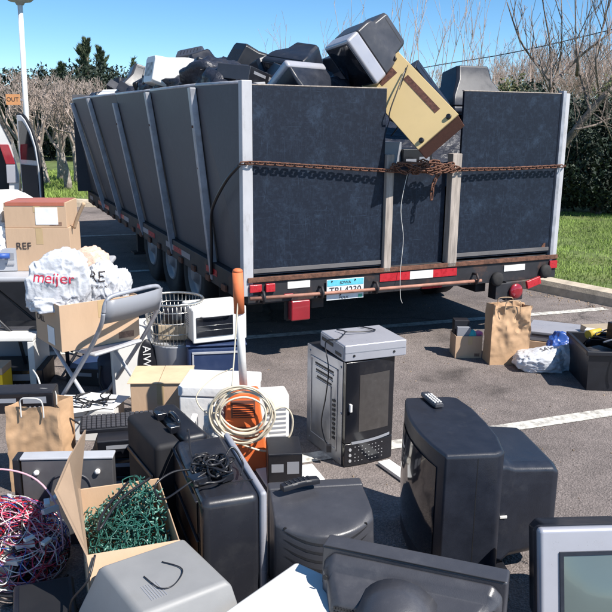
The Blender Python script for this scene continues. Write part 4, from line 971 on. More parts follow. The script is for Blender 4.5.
# box of Christmas lights: corners from the picture
FL, BL = G(61, 561, .34), G(100, 486, .34); BR = G(172, 476, .34)
e1 = (BR-BL).normalized(); wx = .30; ang = math.degrees(math.atan2(e1.y, e1.x)); dx_ = (FL-BL).dot(Vector((math.sin(R(ang)), -math.cos(R(ang)), 0)))
cen = (FL+BL)/2+e1*wx/2
t = carton('cardboard_box', 'open cardboard box with tall left flap, full of green string lights', (cen.x, cen.y, 0), ang, wx, dx_, .34, None, True, (('f', 150, .12),))
o = t.location
ex = Vector((math.cos(R(ang)), math.sin(R(ang)), 0)); ey = Vector((-math.sin(R(ang)), math.cos(R(ang)), 0))
def loc(px, py, z): v = G(px, py, z)-Vector((cen.x, cen.y, 0)); return Vector((v.dot(ex), v.dot(ey), z))
h1 = Vector((-wx/2, -dx_/2, .341)); h2 = Vector((-wx/2, dx_/2, .341))
tp1 = loc(54, 491, .53); tp2 = loc(84.5, 430, .56)
tp1a = h1+(tp1-h1)*.72
MB().prism([h1, h2, tp2, (tp1+tp2)/2+Vector((-.006, -.0, .004)), tp1], Vector((.006, 0, .001))).build('flap', pm('cardboard_shade', (.33, .23, .155), .85, var=.1, bump=.2, bscale=50), t)  # darker cardboard copy: the flap's shade is put into its colour
M3 = Matrix.Translation(cen) @ Matrix.Rotation(R(ang), 4, 'Z')
xl = thing('string_lights', 'tangle of green string lights filling the open cardboard box', 'string lights', (cen.x, cen.y, 0), ang)
gm = MB(); bm2 = MB(); q = random.Random(12)
for s_ in range(14): tangle(gm, (0, 0, .26), (wx*.45, dx_*.44, .1), 34, .0022, 4, 120+s_)
for s_ in range(3): tangle(gm, (.05, .08, .33), (wx*.3, dx_*.25, .1), 24, .0026, 4, 140+s_)
for k in range(1000):
    x, y = q.uniform(-.46, .46)*wx, q.uniform(-.45, .45)*dx_; hmp = .3+.12*math.exp(-((x-.08)**2+(y-.08)**2)/.02)-.03+.05*noise.noise(Vector((x*9, y*9, 0)))
    z = hmp-abs(q.gauss(0, .05)); d = Vector((q.uniform(-1, 1), q.uniform(-1, 1), q.uniform(-.6, 1))).normalized(); p = Vector((x, y, z))
    (gm if k % 3 else bm2).tube([p, p+d*q.uniform(.014, .026)], .0042, 5, r1=.0018)
gm.build('cord', M_green, xl); bo_ = bm2.build('bulbs', M_greenl, xl); bo_['kind'] = 'stuff'
lc = MB().tube(spline([G(128, 482, .42), G(105, 510, .4), G(99, 530, .39), G(120, 500, .43), G(150, 478, .45)], 6), .005, 5)
lc.tube(spline([G(95, 555, .35), G(88, 580, .3), G(72, 600, .22), G(70, 612, .15)], 6), .004, 5)
tag(lc.build('dark_cable', M_kwire), 'dark cable looping over the edge of the box of green string lights', 'cable')

# heap of pink and white wires at the left edge
t = thing('wire_heap', 'heap of tangled pink, white and purple wires on the ground at the left edge', 'wires', G(5, 575, 0))
for mt, sd0, n_, r_ in ((M_pink, 1, 8, .0021), (M_pinkl, 20, 8, .0022), (M_purple, 40, 4, .002), (M_wwire, 60, 9, .0022), (M_kwire, 80, 4, .003), (M_red, 100, 4, .002), (M_blue, 110, 3, .002)):
    m = MB()
    for s_ in range(n_): tangle(m, (0, 0.03, .1), (.24, .2, .19), 60, r_, 4, sd0+s_, 5)
    m.build('wire', mt, t)
q = random.Random(4)
for k in range(26):
    p = Vector((q.uniform(-.2, .2), q.uniform(-.15, .2), q.uniform(.12, .3))); mm = Matrix.Translation(p) @ Matrix.Rotation(q.uniform(0, 6), 4, 'Z') @ Matrix.Rotation(q.uniform(-.6, .6), 4, 'X'); sc_ = q.uniform(.7, 1.6); MB().box(-.022*sc_, .022*sc_, -.01*sc_, .01*sc_, -.007*sc_, .007*sc_, mm).build('plug', (M_white, M_white, M_lgrey)[k % 3], t, .002)
m = MB().tube(spline([(-.25, .12, .3), (-.1, .16, .36), (.08, .14, .34), (.2, .06, .25), (.23, 0, .1)], 6), .004, 5); m.build('wire', M_pinkl, t)
m = MB()
for s_ in range(3): tangle(m, (G(25, 590).x, G(25, 590).y, .02), (.16, .14, .02), 16, .0045, 5, 300+s_)
tag(m.build('black_cables', M_kwire), 'loose black cables lying on the asphalt below the pink wires', 'cables')
t = thing('computer_mouse', 'small black computer mouse on the ground at the lower left', 'mouse', G(22, 588, 0), 40)
MB().lathe([(.028, 0), (.032, .01), (.028, .022), (.016, .032), (.002, .035)], seg=20, sy=1.7).build('shell', M_blkgloss, t, smooth=True); box('wheel', M_grey, t, -.003, .003, .02, .035, .025, .033, .001)
t = thing('power_adapter', 'pale green-grey adapter block at the left edge near the bottom', 'adapter', G(3, 586, 0), 10)
box('casing', pm('pale_green_plastic', (.4, .46, .4), .5), t, -.05, .045, -.03, .03, 0, .17, .006); box('prongs', M_steel, t, -.02, .02, -.034, -.031, .06, .065, .001)
t = thing('speaker_box', 'small black box on the ground left of the string light carton', 'box', G(42, 640, 0)+Vector((-.0, .05, 0)), 20)
box('casing', M_blk, t, -.1, .1, -.12, .12, 0, .12, .01); box('grille', M_vantrim, t, -.08, .08, -.1, .1, .121, .123, 0)

# ------------------------------------------------------------------ black carry case, silver case, keyboards behind
t = thing('carry_case', 'ribbed black plastic case standing behind the upright computer case', 'case', (-.585, 2.99, 0), 30)
MB().box(-.115, .0, -.2, .19, 0, .455).build('left_shell', pm('matt_black_plastic', (.009, .009, .012), .75, var=.2), t, .024, seg=3)
MB().box(.003, .11, -.2, .19, 0, .47).build('right_shell', M_blk, t, .024, seg=3)
for x in (-.12, .114): 
    for z in (.14, .3): box('rib', M_blk, t, x-.005, x+.005, -.17, .16, z, z+.02, .004)
for y in (-.11, .05): box('latch', M_blkgloss, t, -.02, .025, y, y+.05, .45, .482, .004)
m = MB().tube(spline([(.03, -.07, .462), (.03, -.06, .492), (.03, .02, .492), (.03, .03, .462)], 5), .01, 8); m.build('handle', M_blkgloss, t)
t = thing('audio_amplifier', 'silver-grey metal case with two round bolts, pale top edge, behind the string lights', 'metal case', (-.95, 2.80, 0), 4)
box('casing', pm('mid_grey_metal', (.13, .13, .14), .4, .4, var=.15, dirt=(.2, .19, .18), damt=.4), t, -.18, .18, 0, .06, 0, .375, .004); box('top_cover', M_lgrey, t, -.183, .183, -.004, .062, .377, .387, .003); box('left_edge', M_blk, t, -.21, -.185, -.01, .07, 0, .385, .004)
m = MB()
for x in (-.12, .12): m.lathe([(.004, -.016), (.011, -.012), (.011, 0)], c=(x, 0, .325), axis='y', seg=12)
m.build('bolt', M_whitetape, t); m = MB()
m.tube(spline([(-.08, -.002, .1), (-.08, -.002, .26), (-.03, -.002, .31), (.05, -.002, .31), (.09, -.002, .26), (.09, -.002, .1)], 5), .004, 5); m.build('pressed_groove', M_char2, t)
def keyboard(label, loc, yaw, tiltx=0, mat=M_blk, L=.42, z=0, keymat=M_char2):
    t = thing('keyboard', label, 'keyboard', loc, yaw); M_ = Matrix.Rotation(R(tiltx), 4, 'X')
    m = MB().box(-L/2, L/2, -.075, .075, 0, .022, M_); b_ = m.build('casing', mat, t, .005)
    k = MB()
    for i in range(17):
        for j in range(6): x = -L/2+.02+i*(L-.04)/16; y = -.06+j*.023; k.box(x-.009, x+.009, y-.009, y+.009, .022, .03, M_)
    k.build('keys', keymat, t, .0015); return t
def flatcase(name, label, cat, loc, yaw, w, d, h, mat=M_blk, front=M_blkgloss, strip=M_grey, rot=None):
    t = thing(name, label, cat, loc, yaw, None, rot)
    box('casing', mat, t, -w/2, w/2, -d/2, d/2, 0, h, .005); box('front_panel', front, t, -w/2+.004, w/2-.004, -d/2-.006, -d/2-.001, .004, h-.004, .001)
    m = MB(); m.box(-w*.4, -w*.05, -d/2-.008, -d/2-.0065, h*.55, h*.75); m.box(w*.05, w*.4, -d/2-.008, -d/2-.0065, h*.5, h*.8)
    m.build('control_strip', strip, t); m = MB()
    for i in range(5): m.lathe([(.006, -.012), (.006, -.0065)], c=(w*(.08+.07*i), -d/2, h*.3), axis='y', seg=8)
    m.build('buttons', strip, t); return t
flatcase('tape_deck', 'black tape deck lying behind the silver-grey case, with a pale strip on its edge', 'tape deck', (-.78, 3.42, .17), 12, .42, .28, .09)
flatcase('video_recorder', 'black video recorder under the tape deck', 'video recorder', (-.8, 3.42, .08), 8, .44, .3, .088)
flatcase('disc_player', 'grey disc player at the bottom of the pile behind the silver-grey case', 'disc player', (-.84, 3.42, 0), 4, .46, .32, .078, M_char2, M_blk)
keyboard('black keyboard lying tilted on the tape deck', (-.88, 3.44, .265), 14, 6, M_blk, .4)
t = thing('paper_sheets', 'white sheets of paper and a white panel under tangled black cord', 'papers', G(88, 402, .18))
M_ = Matrix.Rotation(R(-8), 4, 'X')
for k, (dx, dy, a_, z) in enumerate(((-.06, 0, 10, .0), (.06, .03, -14, .004), (.0, -.05, 30, .008))): MB().box(-.13, .13, -.1, .1, z, z+.002, Matrix.Rotation(R(a_), 4, 'Z') @ Matrix.Translation((dx, dy, 0))).build('sheet', M_paper, t)
box('box_beneath', M_white, t, -.17, .17, -.12, .12, -.18, -.002, .006)
m = MB(); c_ = G(92, 402, .2)
for s_ in range(3): tangle(m, (c_.x, c_.y, .215), (.13, .12, .03), 15, .0042, 5, 400+s_, 7)
m.tube(spline([c_, c_+Vector((.0, -.15, -.02)), c_+Vector((-.04, -.35, .05)), c_+Vector((.02, -.5, .12)), c_+Vector((.1, -.55, .1))], 8), .0045, 5)
tag(m.build('tangled_cable', M_kwire), 'tangled black cord lying on the white sheets of paper', 'cord')
t = thing('circuit_parts', 'small loose white and brown electronic parts beside the black case', 'parts', G(125, 452, .1))
q = random.Random(8)
for k in range(14): 
    mm = Matrix.Translation((q.uniform(-.1, .1), q.uniform(-.15, .1), q.uniform(-.06, .05))) @ Matrix.Rotation(q.uniform(0, 6), 4, 'Z') @ Matrix.Rotation(q.uniform(-.5, .5), 4, 'X'); MB().box(-.03, .03, -.012, .012, -.01, .01, mm).build('piece', (M_white, M_blk, M_rust, M_grey)[k % 4], t, .002)
box('tray', M_blk, t, -.14, .14, -.2, .16, -.1, -.07, .006)

# ------------------------------------------------------------------ paper bags
def paper_bag(name, label, loc, yaw, w, d, h, seed, handle_mat=M_kraft, hz=.08, crump=.02):
    t = thing(name, label, 'paper bag', loc, yaw); m = MB(); nz_, nx = 40, 28; rings = []
    per = []
    for i in range(nx): per.append((-w/2+w*i/nx, -d/2, 0))
    for i in range(12): per.append((w/2, -d/2+d*i/12, 1))
    for i in range(nx): per.append((w/2-w*i/nx, d/2, 2))
    for i in range(12): per.append((-w/2, d/2-d*i/12, 3))
    for j in range(nz_+1):
        z = h*j/nz_; r = []
        for x, y, s_ in per:
            p = Vector((x, y, z)); f = min(1, z/h*1.4)
            n1 = noise.noise(Vector((x*9+seed, y*9, z*7)))*crump*f*1.6+abs(noise.noise(Vector((x*20+seed, y*20, z*18))))*crump*f
            if s_ in (1, 3): p.x -= math.copysign(.035*f*math.sin(PI*(y+d/2)/d), x)   # gusset folds in
            else: p.y += n1*1.3*(1 if y < 0 else -1)
            p.x += n1*.6; 
            p.z += noise.noise(Vector((x*9, y*9, seed)))*crump*.8*(j/nz_)**4
            r.append(p)
        rings.append(r)
    inner = [[Vector((p.x*.975, p.y*.95, p.z-.001)) for p in r] for r in rings[::-1]]
    m.loft(rings+inner[:24], cap=False); m.bm.faces.ensure_lookup_table(); m.box(-w/2+.004, w/2-.004, -d/2+.004, d/2-.004, 0.001, .004)
    m.build('bag', M_kraft, t, .0015, seg=1)
    for yy, dz in ((-d/2, 1), (d/2, .75)):
        hm = MB().tube(spline([(-w*.2, yy-.004, h-.05), (-w*.2, yy-.004, h), (-w*.17, yy-.012, h+hz*dz*.8), (0, yy-.018, h+hz*dz), (w*.17, yy-.012, h+hz*dz*.8), (w*.2, yy-.004, h), (w*.2, yy-.004, h-.05)], 6), .0035, 5); hm.build('handle', handle_mat, t)
    return t
paper_bag('paper_bag', 'brown paper bag with string handles at the left, a black box standing out of it', (-1.235, 3.32, 0), -3, .26, .16, .425, 3, M_wwire, .05, .01)
t = flatcase('set_top_box', 'slim black electronic box sticking out of the left brown paper bag', 'electronic box', (-1.33, 3.38, .36), 6, .30, .12, .105)
paper_bag('paper_bag', 'brown paper bag standing on the asphalt at the right of the trailer rear', (1.46, 5.32, 0), 6, .285, .16, .43, 17, M_cardin, .05, .02)

# ------------------------------------------------------------------ chair with a box on it
def folding_chair():
    # local: seat faces +y (facing direction), back near y=0
    f = Vector((-.83, .55, 0)).normalized(); ang = math.degrees(math.atan2(f.y, f.x))-90
    t = thing('folding_chair', 'grey metal folding chair holding a large cardboard box', 'folding chair', (-1.03, 4.12, 0), ang)
    W = .21
    for s_ in (-1, 1):
        MB().tube(spline([(s_*W, -.09, .7), (s_*W, -.06, .62), (s_*W, .08, .42), (s_*W, .42, .0)], 5), .0125, 8).build('leg', M_galv, t)
        MB().tube([(s_*(W-.025), .38, .44), (s_*(W-.025), .2, .25), (s_*(W-.025), -.05, .0)], .011, 8).build('leg', M_lgrey, t)
    MB().tube(spline([(-W, -.09, .7), (-W+.01, -.1, .755), (-W+.05, -.105, .785), (0, -.11, .79), (W-.05, -.105, .785), (W-.01, -.1, .755), (W, -.09, .7)], 5), .0125, 8).build('back_frame', M_galv, t)
    m = MB(); n = 8; rows = []
    for z, yy in ((.64, -.078), (.7, -.098), (.77, -.114)): rows.append([Vector(((W-.006)*(2*i/n-1), yy-.02*(1-(2*i/n-1)**2), z)) for i in range(n+1)])
    m.loft(rows, cap=False, closed=False); bo = m.build('backrest', M_grey, t, smooth=True); so_ = bo.modifiers.new('s', 'SOLIDIFY'); so_.thickness = .006
    box('seat', M_lgrey, t, -W+.03, W-.03, .03, .4, .425, .445, .01)
    MB().tube([(-W, .38, .05), (W, .38, .05)], .009, 6).build('crossbar', M_lgrey, t)
    MB().tube([(-W+.03, -.02, .05), (W-.03, -.02, .05)], .009, 6).build('crossbar', M_lgrey, t)
folding_chair()
near = Vector((-1.34, 4.0, 0)); yb = 39; bw, bd, bh = .47, .38, .265
cx_ = near+Vector((math.cos(R(yb)), math.sin(R(yb)), 0))*bw/2+Vector((-math.sin(R(yb)), math.cos(R(yb)), 0))*bd/2
t = carton('cardboard_box', 'large open cardboard box resting on the folding chair, stuffed with plastic bags', (cx_.x, cx_.y, .447), yb, bw, bd, bh, None, True)
text('770', .07, M_ink, t, (-bw/2-.003, .07, .2), (90, 0, -90), 'handwriting'); text('CALL', .05, M_ink, t, (-bw/2-.003, .1, .14), (90, 0, -90), 'handwriting')
box('address_label', M_paper, t, -bw/2-.003, -bw/2-.001, -.1, .0, .02, .12, 0)
def plastic_bag(label, loc, yaw, rad, seed, mat=M_bagw, amp=.3, pinch=None, name='plastic_bag', sub=5, freq=2.2, sq=.8):
    t = thing(name, label, 'plastic bag', loc, yaw); b_ = crumple('film', mat, t, (0, 0, 0), rad, seed, sub, amp, True, sq, freq, pinch); return t, b_
p = DY(60, 300, 4.18); 
t, f_ = plastic_bag('white plastic shopping bag with red lettering on top of the chair box', (p.x, 4.18, .66), 0, (.175, .12, .2), 9, M_bagw, .3, sq=.75, sub=6)
wrap_text('meijer', .085, M_print, t, f_, (.01, -.1, .19), (1, -.1, -.08), (0, 0, 1))
p = DY(101, 290, 4.28)
t, f_ = plastic_bag('white bag printed with black letters and dots at the right of the chair box', (p.x, 4.28, .665), 0, (.11, .09, .15), 8, M_bagw, .35, sub=6)
wrap_text('RE', .085, M_ink, t, f_, (-.0, -.08, .165), (1, 0, 0), (0, 0, 1)); wrap_text('o x o x', .03, M_ink, t, f_, (.01, -.08, .11), (1, 0, .1), (0, 0, 1))
p = DY(84, 262, 4.55)
plastic_bag('thin tan plastic bag behind the lettered white bags', (p.x, 4.55, .7), 20, (.14, .08, .15), 11, M_bagt, .4, freq=1.7)
plastic_bag('crumpled white plastic bag drooping over the front rim of the chair box', tuple(DY(52, 305, 4.12)*Vector((1, 1, 0))+Vector((0, 0, .66))), 15, (.15, .08, .07), 14, M_bagw, .4)
t, f_ = plastic_bag('small white bag tucked at the right rim of the chair box', tuple(DY(121, 300, 4.35)*Vector((1, 1, 0))+Vector((0, 0, .68))), 0, (.07, .07, .1), 15, M_bagw, .4)

# ------------------------------------------------------------------ folding table and boxes on it
t = thing('folding_table', 'white-edged folding table at the left holding cartons and papers', 'table', (-1.3, 4.68, 0), 6)
box('tabletop', M_lgrey, t, -1.75, .0, 0, .76, .705, .74, .012)
for x in (-.25, -1.5):
    m = MB()
    for y in (.1, .66): m.tube([(x, y, .7), (x, y, 0.01)], .013, 8)
    m.tube([(x, .1, .12), (x, .66, .12)], .01, 6); m.build('leg', M_blk, t)
MB().tube([(-.27, .38, .13), (-.85, .38, .69)], .009, 6).build('brace', M_blk, t); MB().tube([(-.9, .12, .69), (-.55, .12, .3), (-.5, .12, 0.01)], .012, 6).build('brace', M_blk, t)
tp = .742
x0 = DY(12, 240, 4.95).x; x1 = DY(74, 240, 4.95).x; wbx = (x1-x0)*.98
ztp = DY(40, 228, 4.82).z; zt2 = DY(40, 203, 4.82).z
t = carton('cardboard_box', 'cardboard box with large dark letters, lower of the two on the table', ((x0+x1)/2, 4.98, tp), 5, wbx, .32, ztp-tp)
text('REF', .062, M_ink, t, (-wbx*.23, -.163, (ztp-tp)*.58)); tape(t, wbx, .32, ztp-tp)
t = carton('cardboard_box', 'cardboard box with white label and red-edged top, upper of the two on the table', ((x0+x1)/2-.005, 4.98, ztp+.001), 4, wbx*.97, .31, zt2-ztp)
hh = zt2-ztp; box('address_label', M_paper, t, -.0, .14, -.158, -.156, .02, hh-.03, 0); box('red_tape', pm('red_brown_tape', (.42, .13, .08), .5), t, -wbx*.46, wbx*.46, -.157, .157, hh+.0005, hh+.0015, 0); box('red_tape', pm('red_brown_tape', (.42, .13, .08), .5), t, -wbx*.46, wbx*.46, -.1575, -.1555, hh-.02, hh, 0)
m = MB(); m.tube(spline([DY(74, 228, 4.9), DY(78, 216, 4.88), DY(84, 203, 4.86)], 5), .012, 6); tag(m.build('cardboard_strip', M_cardin), 'bent cardboard strip sticking up at the right of the stacked cartons', 'strip')
p = DY(14, 198, 5.7)
plastic_bag('big white bundle of cloth behind the cartons at the left edge', (DY(8, 190, 5.9).x, 5.9, .742+.0), 5, (.36, .2, .26), 21, pm('white_cloth', (.8, .79, .77), .9, var=.05, bump=.5, bscale=8, bdist=.03), .12, name='cloth_bundle', freq=1.3)
t = carton('shadow_block', 'black block under the white cloth bundle, standing in for shadow behind the table', (DY(8, 190, 5.9).x, 5.9, 0), 5, .75, .45, .74, cat='bin', mat=M_blk)  # added prop for the bundle; its black stands in for shadow there
q = random.Random(31)
for k, (px, py, Y, s_) in enumerate(((0, 213, 4.95, .1), (5, 232, 4.9, .1), (3, 245, 4.85, .09))):
    p = DY(px, py, Y); plastic_bag(['crumpled white paper at the left edge, highest of three beside the cartons', 'crumpled white paper at the left edge, middle of three beside the cartons', 'crumpled white paper at the left edge, lowest of three beside the cartons'][k], (p.x-.05, Y, max(.742, p.z-.06)), k*30, (s_, s_, s_*.9), 40+k, M_paper, .4, name='crumpled_paper', freq=3)
flatcase('clock_radio', 'grey radio on the table left of the lower carton', 'radio', (DY(3, 262, 4.8).x, 4.85, .742), 10, .16, .12, .15, M_grey, M_lgrey)
t = thing('blue_tube', 'bright blue plastic tube on the radio at the left edge', 'tube', tuple(DY(3, 256, 4.75)), 10); MB().tube([(-.08, 0, 0), (.04, 0, 0)], .018, 10).build('tube', M_blue, t)

# items under and around the chair
def place(px, py): return G(px, py, 0)
t = thing('duffel_bag', 'navy blue padded bag with straps slumped under the folding chair', 'bag', place(110, 398)+Vector((0, .12, 0)), -4)
m = crumple('shell', pm('navy_nylon', (.02, .025, .05), .55, var=.25, bump=.5, bscale=30), t, (0, 0, 0), (.105, .09, .19), 51, 4, .14, True, .6, 2.)
MB().tube(spline([(-.05, -.09, .2), (-.055, -.11, .1), (-.02, -.12, .03)], 5), .008, 5).build('strap', M_blk, t); MB().tube(spline([(.05, -.09, .22), (.03, -.11, .12), (.06, -.12, .04)], 5), .008, 5).build('strap', M_blk, t)
MB().tube(spline([(-.04, -.03, .3), (0, -.05, .34), (.05, -.03, .29)], 5), .008, 5).build('strap', M_blk, t)
t = thing('loudspeaker', 'white loudspeaker cabinet with black oval front and vertical lettering', 'loudspeaker', place(135, 402)+Vector((-.045, .16, 0)), 18)
box('cabinet', M_white, t, -.13, .13, -.1, .12, 0, .46, .012)
fo = MB().lathe([(.05, -.012), (.056, -.008), (.058, 0)], c=(.085, -.102, .2), axis='y', seg=28, sy=3.1).build('front_panel', M_blk, t, smooth=False)
text('AIWA', .07, M_inkw, t, (.08, -.118, .25), (90, 90, 0))
t = thing('white_cabinet', 'low white cabinet frame behind the yellow carton at the left edge', 'cabinet', place(12, 400)+Vector((-.08, .3, 0)), 4)
box('top_panel', M_white, t, -.3, .17, -.15, .2, .33, .36, .006); box('side_panel', M_white, t, .13, .17, -.15, .2, 0, .328, .004); box('back_panel', M_grey, t, -.3, .128, .18, .2, 0, .328, .003)
box('cloth_cover', M_char2, t, -.1, .2, -.0, .22, .362, .372, .004)
t = carton('yellow_carton', 'bright yellow carton with tan top at the left edge', place(8, 408)+Vector((-.14, .1, 0)), 2, .22, .16, .2, None, False, (), mat=M_yellow)
box('tan_lid', M_card, t, -.112, .112, -.082, .082, .201, .245, .003)
text('SALE', .05, pm('pale_yellow_ink', (.9, .85, .4), .5), t, (.0, -.083, .13)) if False else None
m = MB().tube(spline([G(33, 370, .3), G(38, 378, .3), G(41, 390, .25), G(42, 400, .2)], 6), .005, 6); tag(m.build('white_cable', M_wwire), 'short white cord hanging beside the low white cabinet', 'cord')
flatcase('tuner', 'wide black audio tuner lying under the table in the shade', 'tuner', (-1.9, 4.75, 0), 5, .42, .3, .14)
flatcase('stereo_receiver', 'dark stereo receiver on the ground behind the folding chair', 'receiver', (-1.35, 4.85, 0), -8, .4, .3, .12, M_navy, M_blk)
# ladder-like grey chair legs seen under the seat are part of the chair

# waste bin with wire basket, toaster oven on a navy case
bp_ = Vector((-.83, 4.62, 0))
t = thing('wire_basket', 'round chrome wire basket standing on a pale bin behind the toaster oven', 'basket', bp_+Vector((0, 0, .345)))
m = MB(); 
for z, r_ in ((0.0, .15), (.07, .16), (.14, .168), (.21, .176), (.262, .186)):
    m.tube([Vector((r_*math.cos(a), r_*math.sin(a), z+.004)) for a in [2*PI*k/32 for k in range(32)]], .0035 if z < .26 else .008, 6, closed=True)
m.build('rings', M_chrome, t)
m = MB()
for k in range(44): a = 2*PI*k/44; m.tube([(.15*math.cos(a), .15*math.sin(a), .004), (.186*math.cos(a), .186*math.sin(a), .262)], .0017, 4)
for k in range(-5, 6): m.tube([(k*.026, -math.sqrt(.0225-(k*.026)**2), .004), (k*.026, math.sqrt(.0225-(k*.026)**2), .004)], .0015, 4)
m.build('wires', M_chrome, t)
t = thing('waste_bin', 'pale grey round bin below the chrome wire basket', 'bin', bp_)
MB().lathe([(.11, 0), (.12, .01), (.145, .33), (.152, .34), (.13, .342)], seg=32).build('shell', M_lgrey, t, smooth=False)
t = thing('small_motor', 'dark cylindrical motor lying inside the chrome wire basket', 'motor', bp_+Vector((.02, 0, .36)))
MB().lathe([(.05, -.08), (.07, -.07), (.07, .07), (.05, .08)], c=(0, 0, .13), axis='x', seg=20).build('body', M_blk, t); box('base', M_tan, t, -.11, .1, -.07, .07, 0, .1, .01)
nc = G(193, 346, .37)
t = thing('toaster_oven', 'white toaster oven with dark glass door on top of the navy case', 'toaster oven', (nc.x, nc.y, .372), 24)
W, Dp, Hh = .34, .26, .225
box('casing', M_white, t, 0, W, 0.012, Dp, .012, Hh, .018)
for x in (.03, W-.03):
    for y in (.04, Dp-.04): MB().lathe([(.012, 0), (.012, .014)], c=(x, y, 0), seg=8).build('foot', M_blk, t)
box('front_frame', M_white, t, .0, W, -.012, .011, .012, Hh-.004, .008)
gd = box('glass_door', M_glass, t, .02, W*.74, -.018, -.013, .05, Hh-.05, .003)
m = MB()
for z in (.09, .12): m.tube([(.03, -.0195, z), (W*.72, -.0195, z)], .0016, 4)
m.build('rack_wires', M_chrome, gd); m = MB(); m.tube(spline([(.06, -.018, Hh-.042), (.06, -.038, Hh-.042), (W*.64, -.038, Hh-.042), (W*.64, -.018, Hh-.042)], 4), .006, 6); m.build('door_handle', M_white, gd)
for z in (.06, .115, .17): MB().lathe([(.016, -.03), (.018, -.013)], c=(W*.87, 0, z), axis='y', seg=14).build('knob', M_white, t)
m = MB()
for k in range(6): m.box(-.0015, .001, .08, .18, .1+k*.014, .105+k*.014)
m.build('vent_slots', M_grey, t)
t = thing('navy_case', 'navy blue appliance with pale rim below the white toaster oven', 'appliance', (nc.x-.04, nc.y+.01, 0), 10)
box('body', M_navy, t, 0, .36, 0, .3, 0, .355, .02); box('rim', M_lgrey, t, .03, .345, -.006, -.001, .31, .325, .002); box('rim', M_lgrey, t, .03, .042, -.006, -.001, .05, .308, .002)
box('lid', M_navy, t, -.005, .365, -.005, .305, .357, .369, .004)

# floor sweeper: orange body, white pole, orange grip
pb = Vector((-.3, 3.54, 0))
t = thing('floor_sweeper', 'upright orange and white floor sweeper with orange foam grip', 'floor sweeper', pb, 6)
MB().tube([(-.003, .0, .4), (-.02, .0, .83)], .0205, 14, r1=.0195).build('pole', M_white, t)
MB().tube([(-.02, 0, .8), (-.026, 0, 1.0)], .0265, 14).build('grip', M_orange2, t); MB().lathe([(.026, 0), (.022, .012), (.01, .018)], c=(-.026, 0, 1.0), seg=14).build('grip_cap', M_orange2, t)
m = MB(); m.hexa([(-.12, -.07, 0), (.12, -.07, 0), (.12, .1, 0), (-.12, .1, 0), (-.085, -.045, .41), (.07, -.045, .41), (.07, .06, .41), (-.085, .06, .41)]); bo = m.build('body', M_orange, t, .012)
m = MB(); m.box(-.067, .052, -.066, -.04, .28, .37, Matrix.Translation((0, -.0, 0)) @ Matrix.Rotation(R(-2), 4, 'X')); m.build('filter_window', M_brown, bo, .004)
m = MB()
for k in range(6): m.box(-.058, .043, -.07, -.066, .288+k*.012, .292+k*.012, Matrix.Rotation(R(-2), 4, 'X'))
m.build('filter_bars', M_orange, bo); m = MB(); m.hexa([(-.1, -.078, .16), (.075, -.078, .2), (.075, -.06, .2), (-.1, -.06, .16), (-.07, -.07, .235), (.055, -.07, .235), (.055, -.05, .235), (-.07, -.05, .235)]); m.build('front_plate', M_brown, bo, .003)
m = MB(); m.hexa([(.125, -.06, 0), (.15, -.06, 0), (.15, .09, 0), (.125, .09, 0), (.064, -.04, .36), (.085, -.04, .36), (.085, .06, .36), (.064, .06, .36)]); m.build('side_rim', M_white, bo, .006)
m = MB(); q = random.Random(6); cc = pb+Vector((.0, -.11, .335))
for k in range(8):
    r_ = q.uniform(.105, .155); ox, oz = q.uniform(-.02, .02), q.uniform(-.02, .02); yy = -.012*k*.5; el = q.uniform(.8, 1.0)
    m.tube(spline([cc+Vector((ox+r_*math.cos(a)*(1+q.uniform(-.05, .05)), yy+.01*math.sin(2*a+k), oz+r_*el*math.sin(a))) for a in [2*PI*j/12 for j in range(12)]], 4, True), .0052, 6, closed=True)
m.tube(spline([cc+Vector((.12, -.02, 0)), cc+Vector((.2, 0, .03)), cc+Vector((.24, .02, -.04)), cc+Vector((.22, .02, -.14)), cc+Vector((.12, 0, -.2)), cc+Vector((0, -.02, -.16))], 6), .005, 6)
m.tube(spline([cc+Vector((-.05, 0, .12)), cc+Vector((-.04, .06, .3)), cc+Vector((-.03, .08, .45)), cc+Vector((-.02, .09, .58))], 6), .004, 6)
m.tube(spline([cc+Vector((-.1, 0, .0)), cc+Vector((-.18, 0, -.0)), cc+Vector((-.22, .0, .08)), cc+Vector((-.14, .05, .16)), cc+Vector((-.05, .06, .2))], 6), .0035, 6)
tag(m.build('coiled_cord', M_creamwire), 'cream-white cord coiled in wide loops around the orange floor sweeper', 'cord')

# carton and white boxes around the sweeper
a = G(137, 388, .33)
t = carton('cardboard_box', 'plain brown carton left of the coiled cream cord, pale flaps folded over', (-.80, 4.02, 0), 3, .30, .28, .315, None, False)
for k, (x0_, x1_) in enumerate(((-.165, .0), (.003, .168))): box('flap', pm('pale_cardboard', (.62, .47, .3), .85), t, x0_, x1_, -.15, .15, .318, .322, 0)
t = thing('foam_box', 'white foam box behind the orange floor sweeper', 'foam box', (-.46, 3.93, 0), -4)
box('body', M_paper, t, -.2, .2, -.14, .14, 0, .27, .008); box('lid', M_paper, t, -.205, .205, -.145, .145, .273, .33, .008)
t = thing('white_fan_heater', 'tall white heater casing just right of the orange floor sweeper', 'heater', (-.15, 3.72, 0), 12)
box('casing', M_white, t, -.09, .06, -.06, .08, 0, .34, .015); m = MB()
for k in range(8): m.box(-.07, .04, -.0625, -.0605, .08+k*.025, .09+k*.025)
m.build('grille', M_grey, t)
flatcase('cable_box', 'small black cable box on the ground right of the orange sweeper', 'cable box', (-.1, 3.36, 0), 6, .16, .2, .2)
t = thing('paper_sheets', 'white sheets lying on the asphalt left of the dark grey television', 'papers', G(285, 476, .01), 20)
box('sheet', M_paper, t, -.12, .1, -.1, .1, 0, .012, .002); box('sheet', M_paper, t, -.02, .16, -.13, .05, .013, .02, .002)
q = random.Random(77)
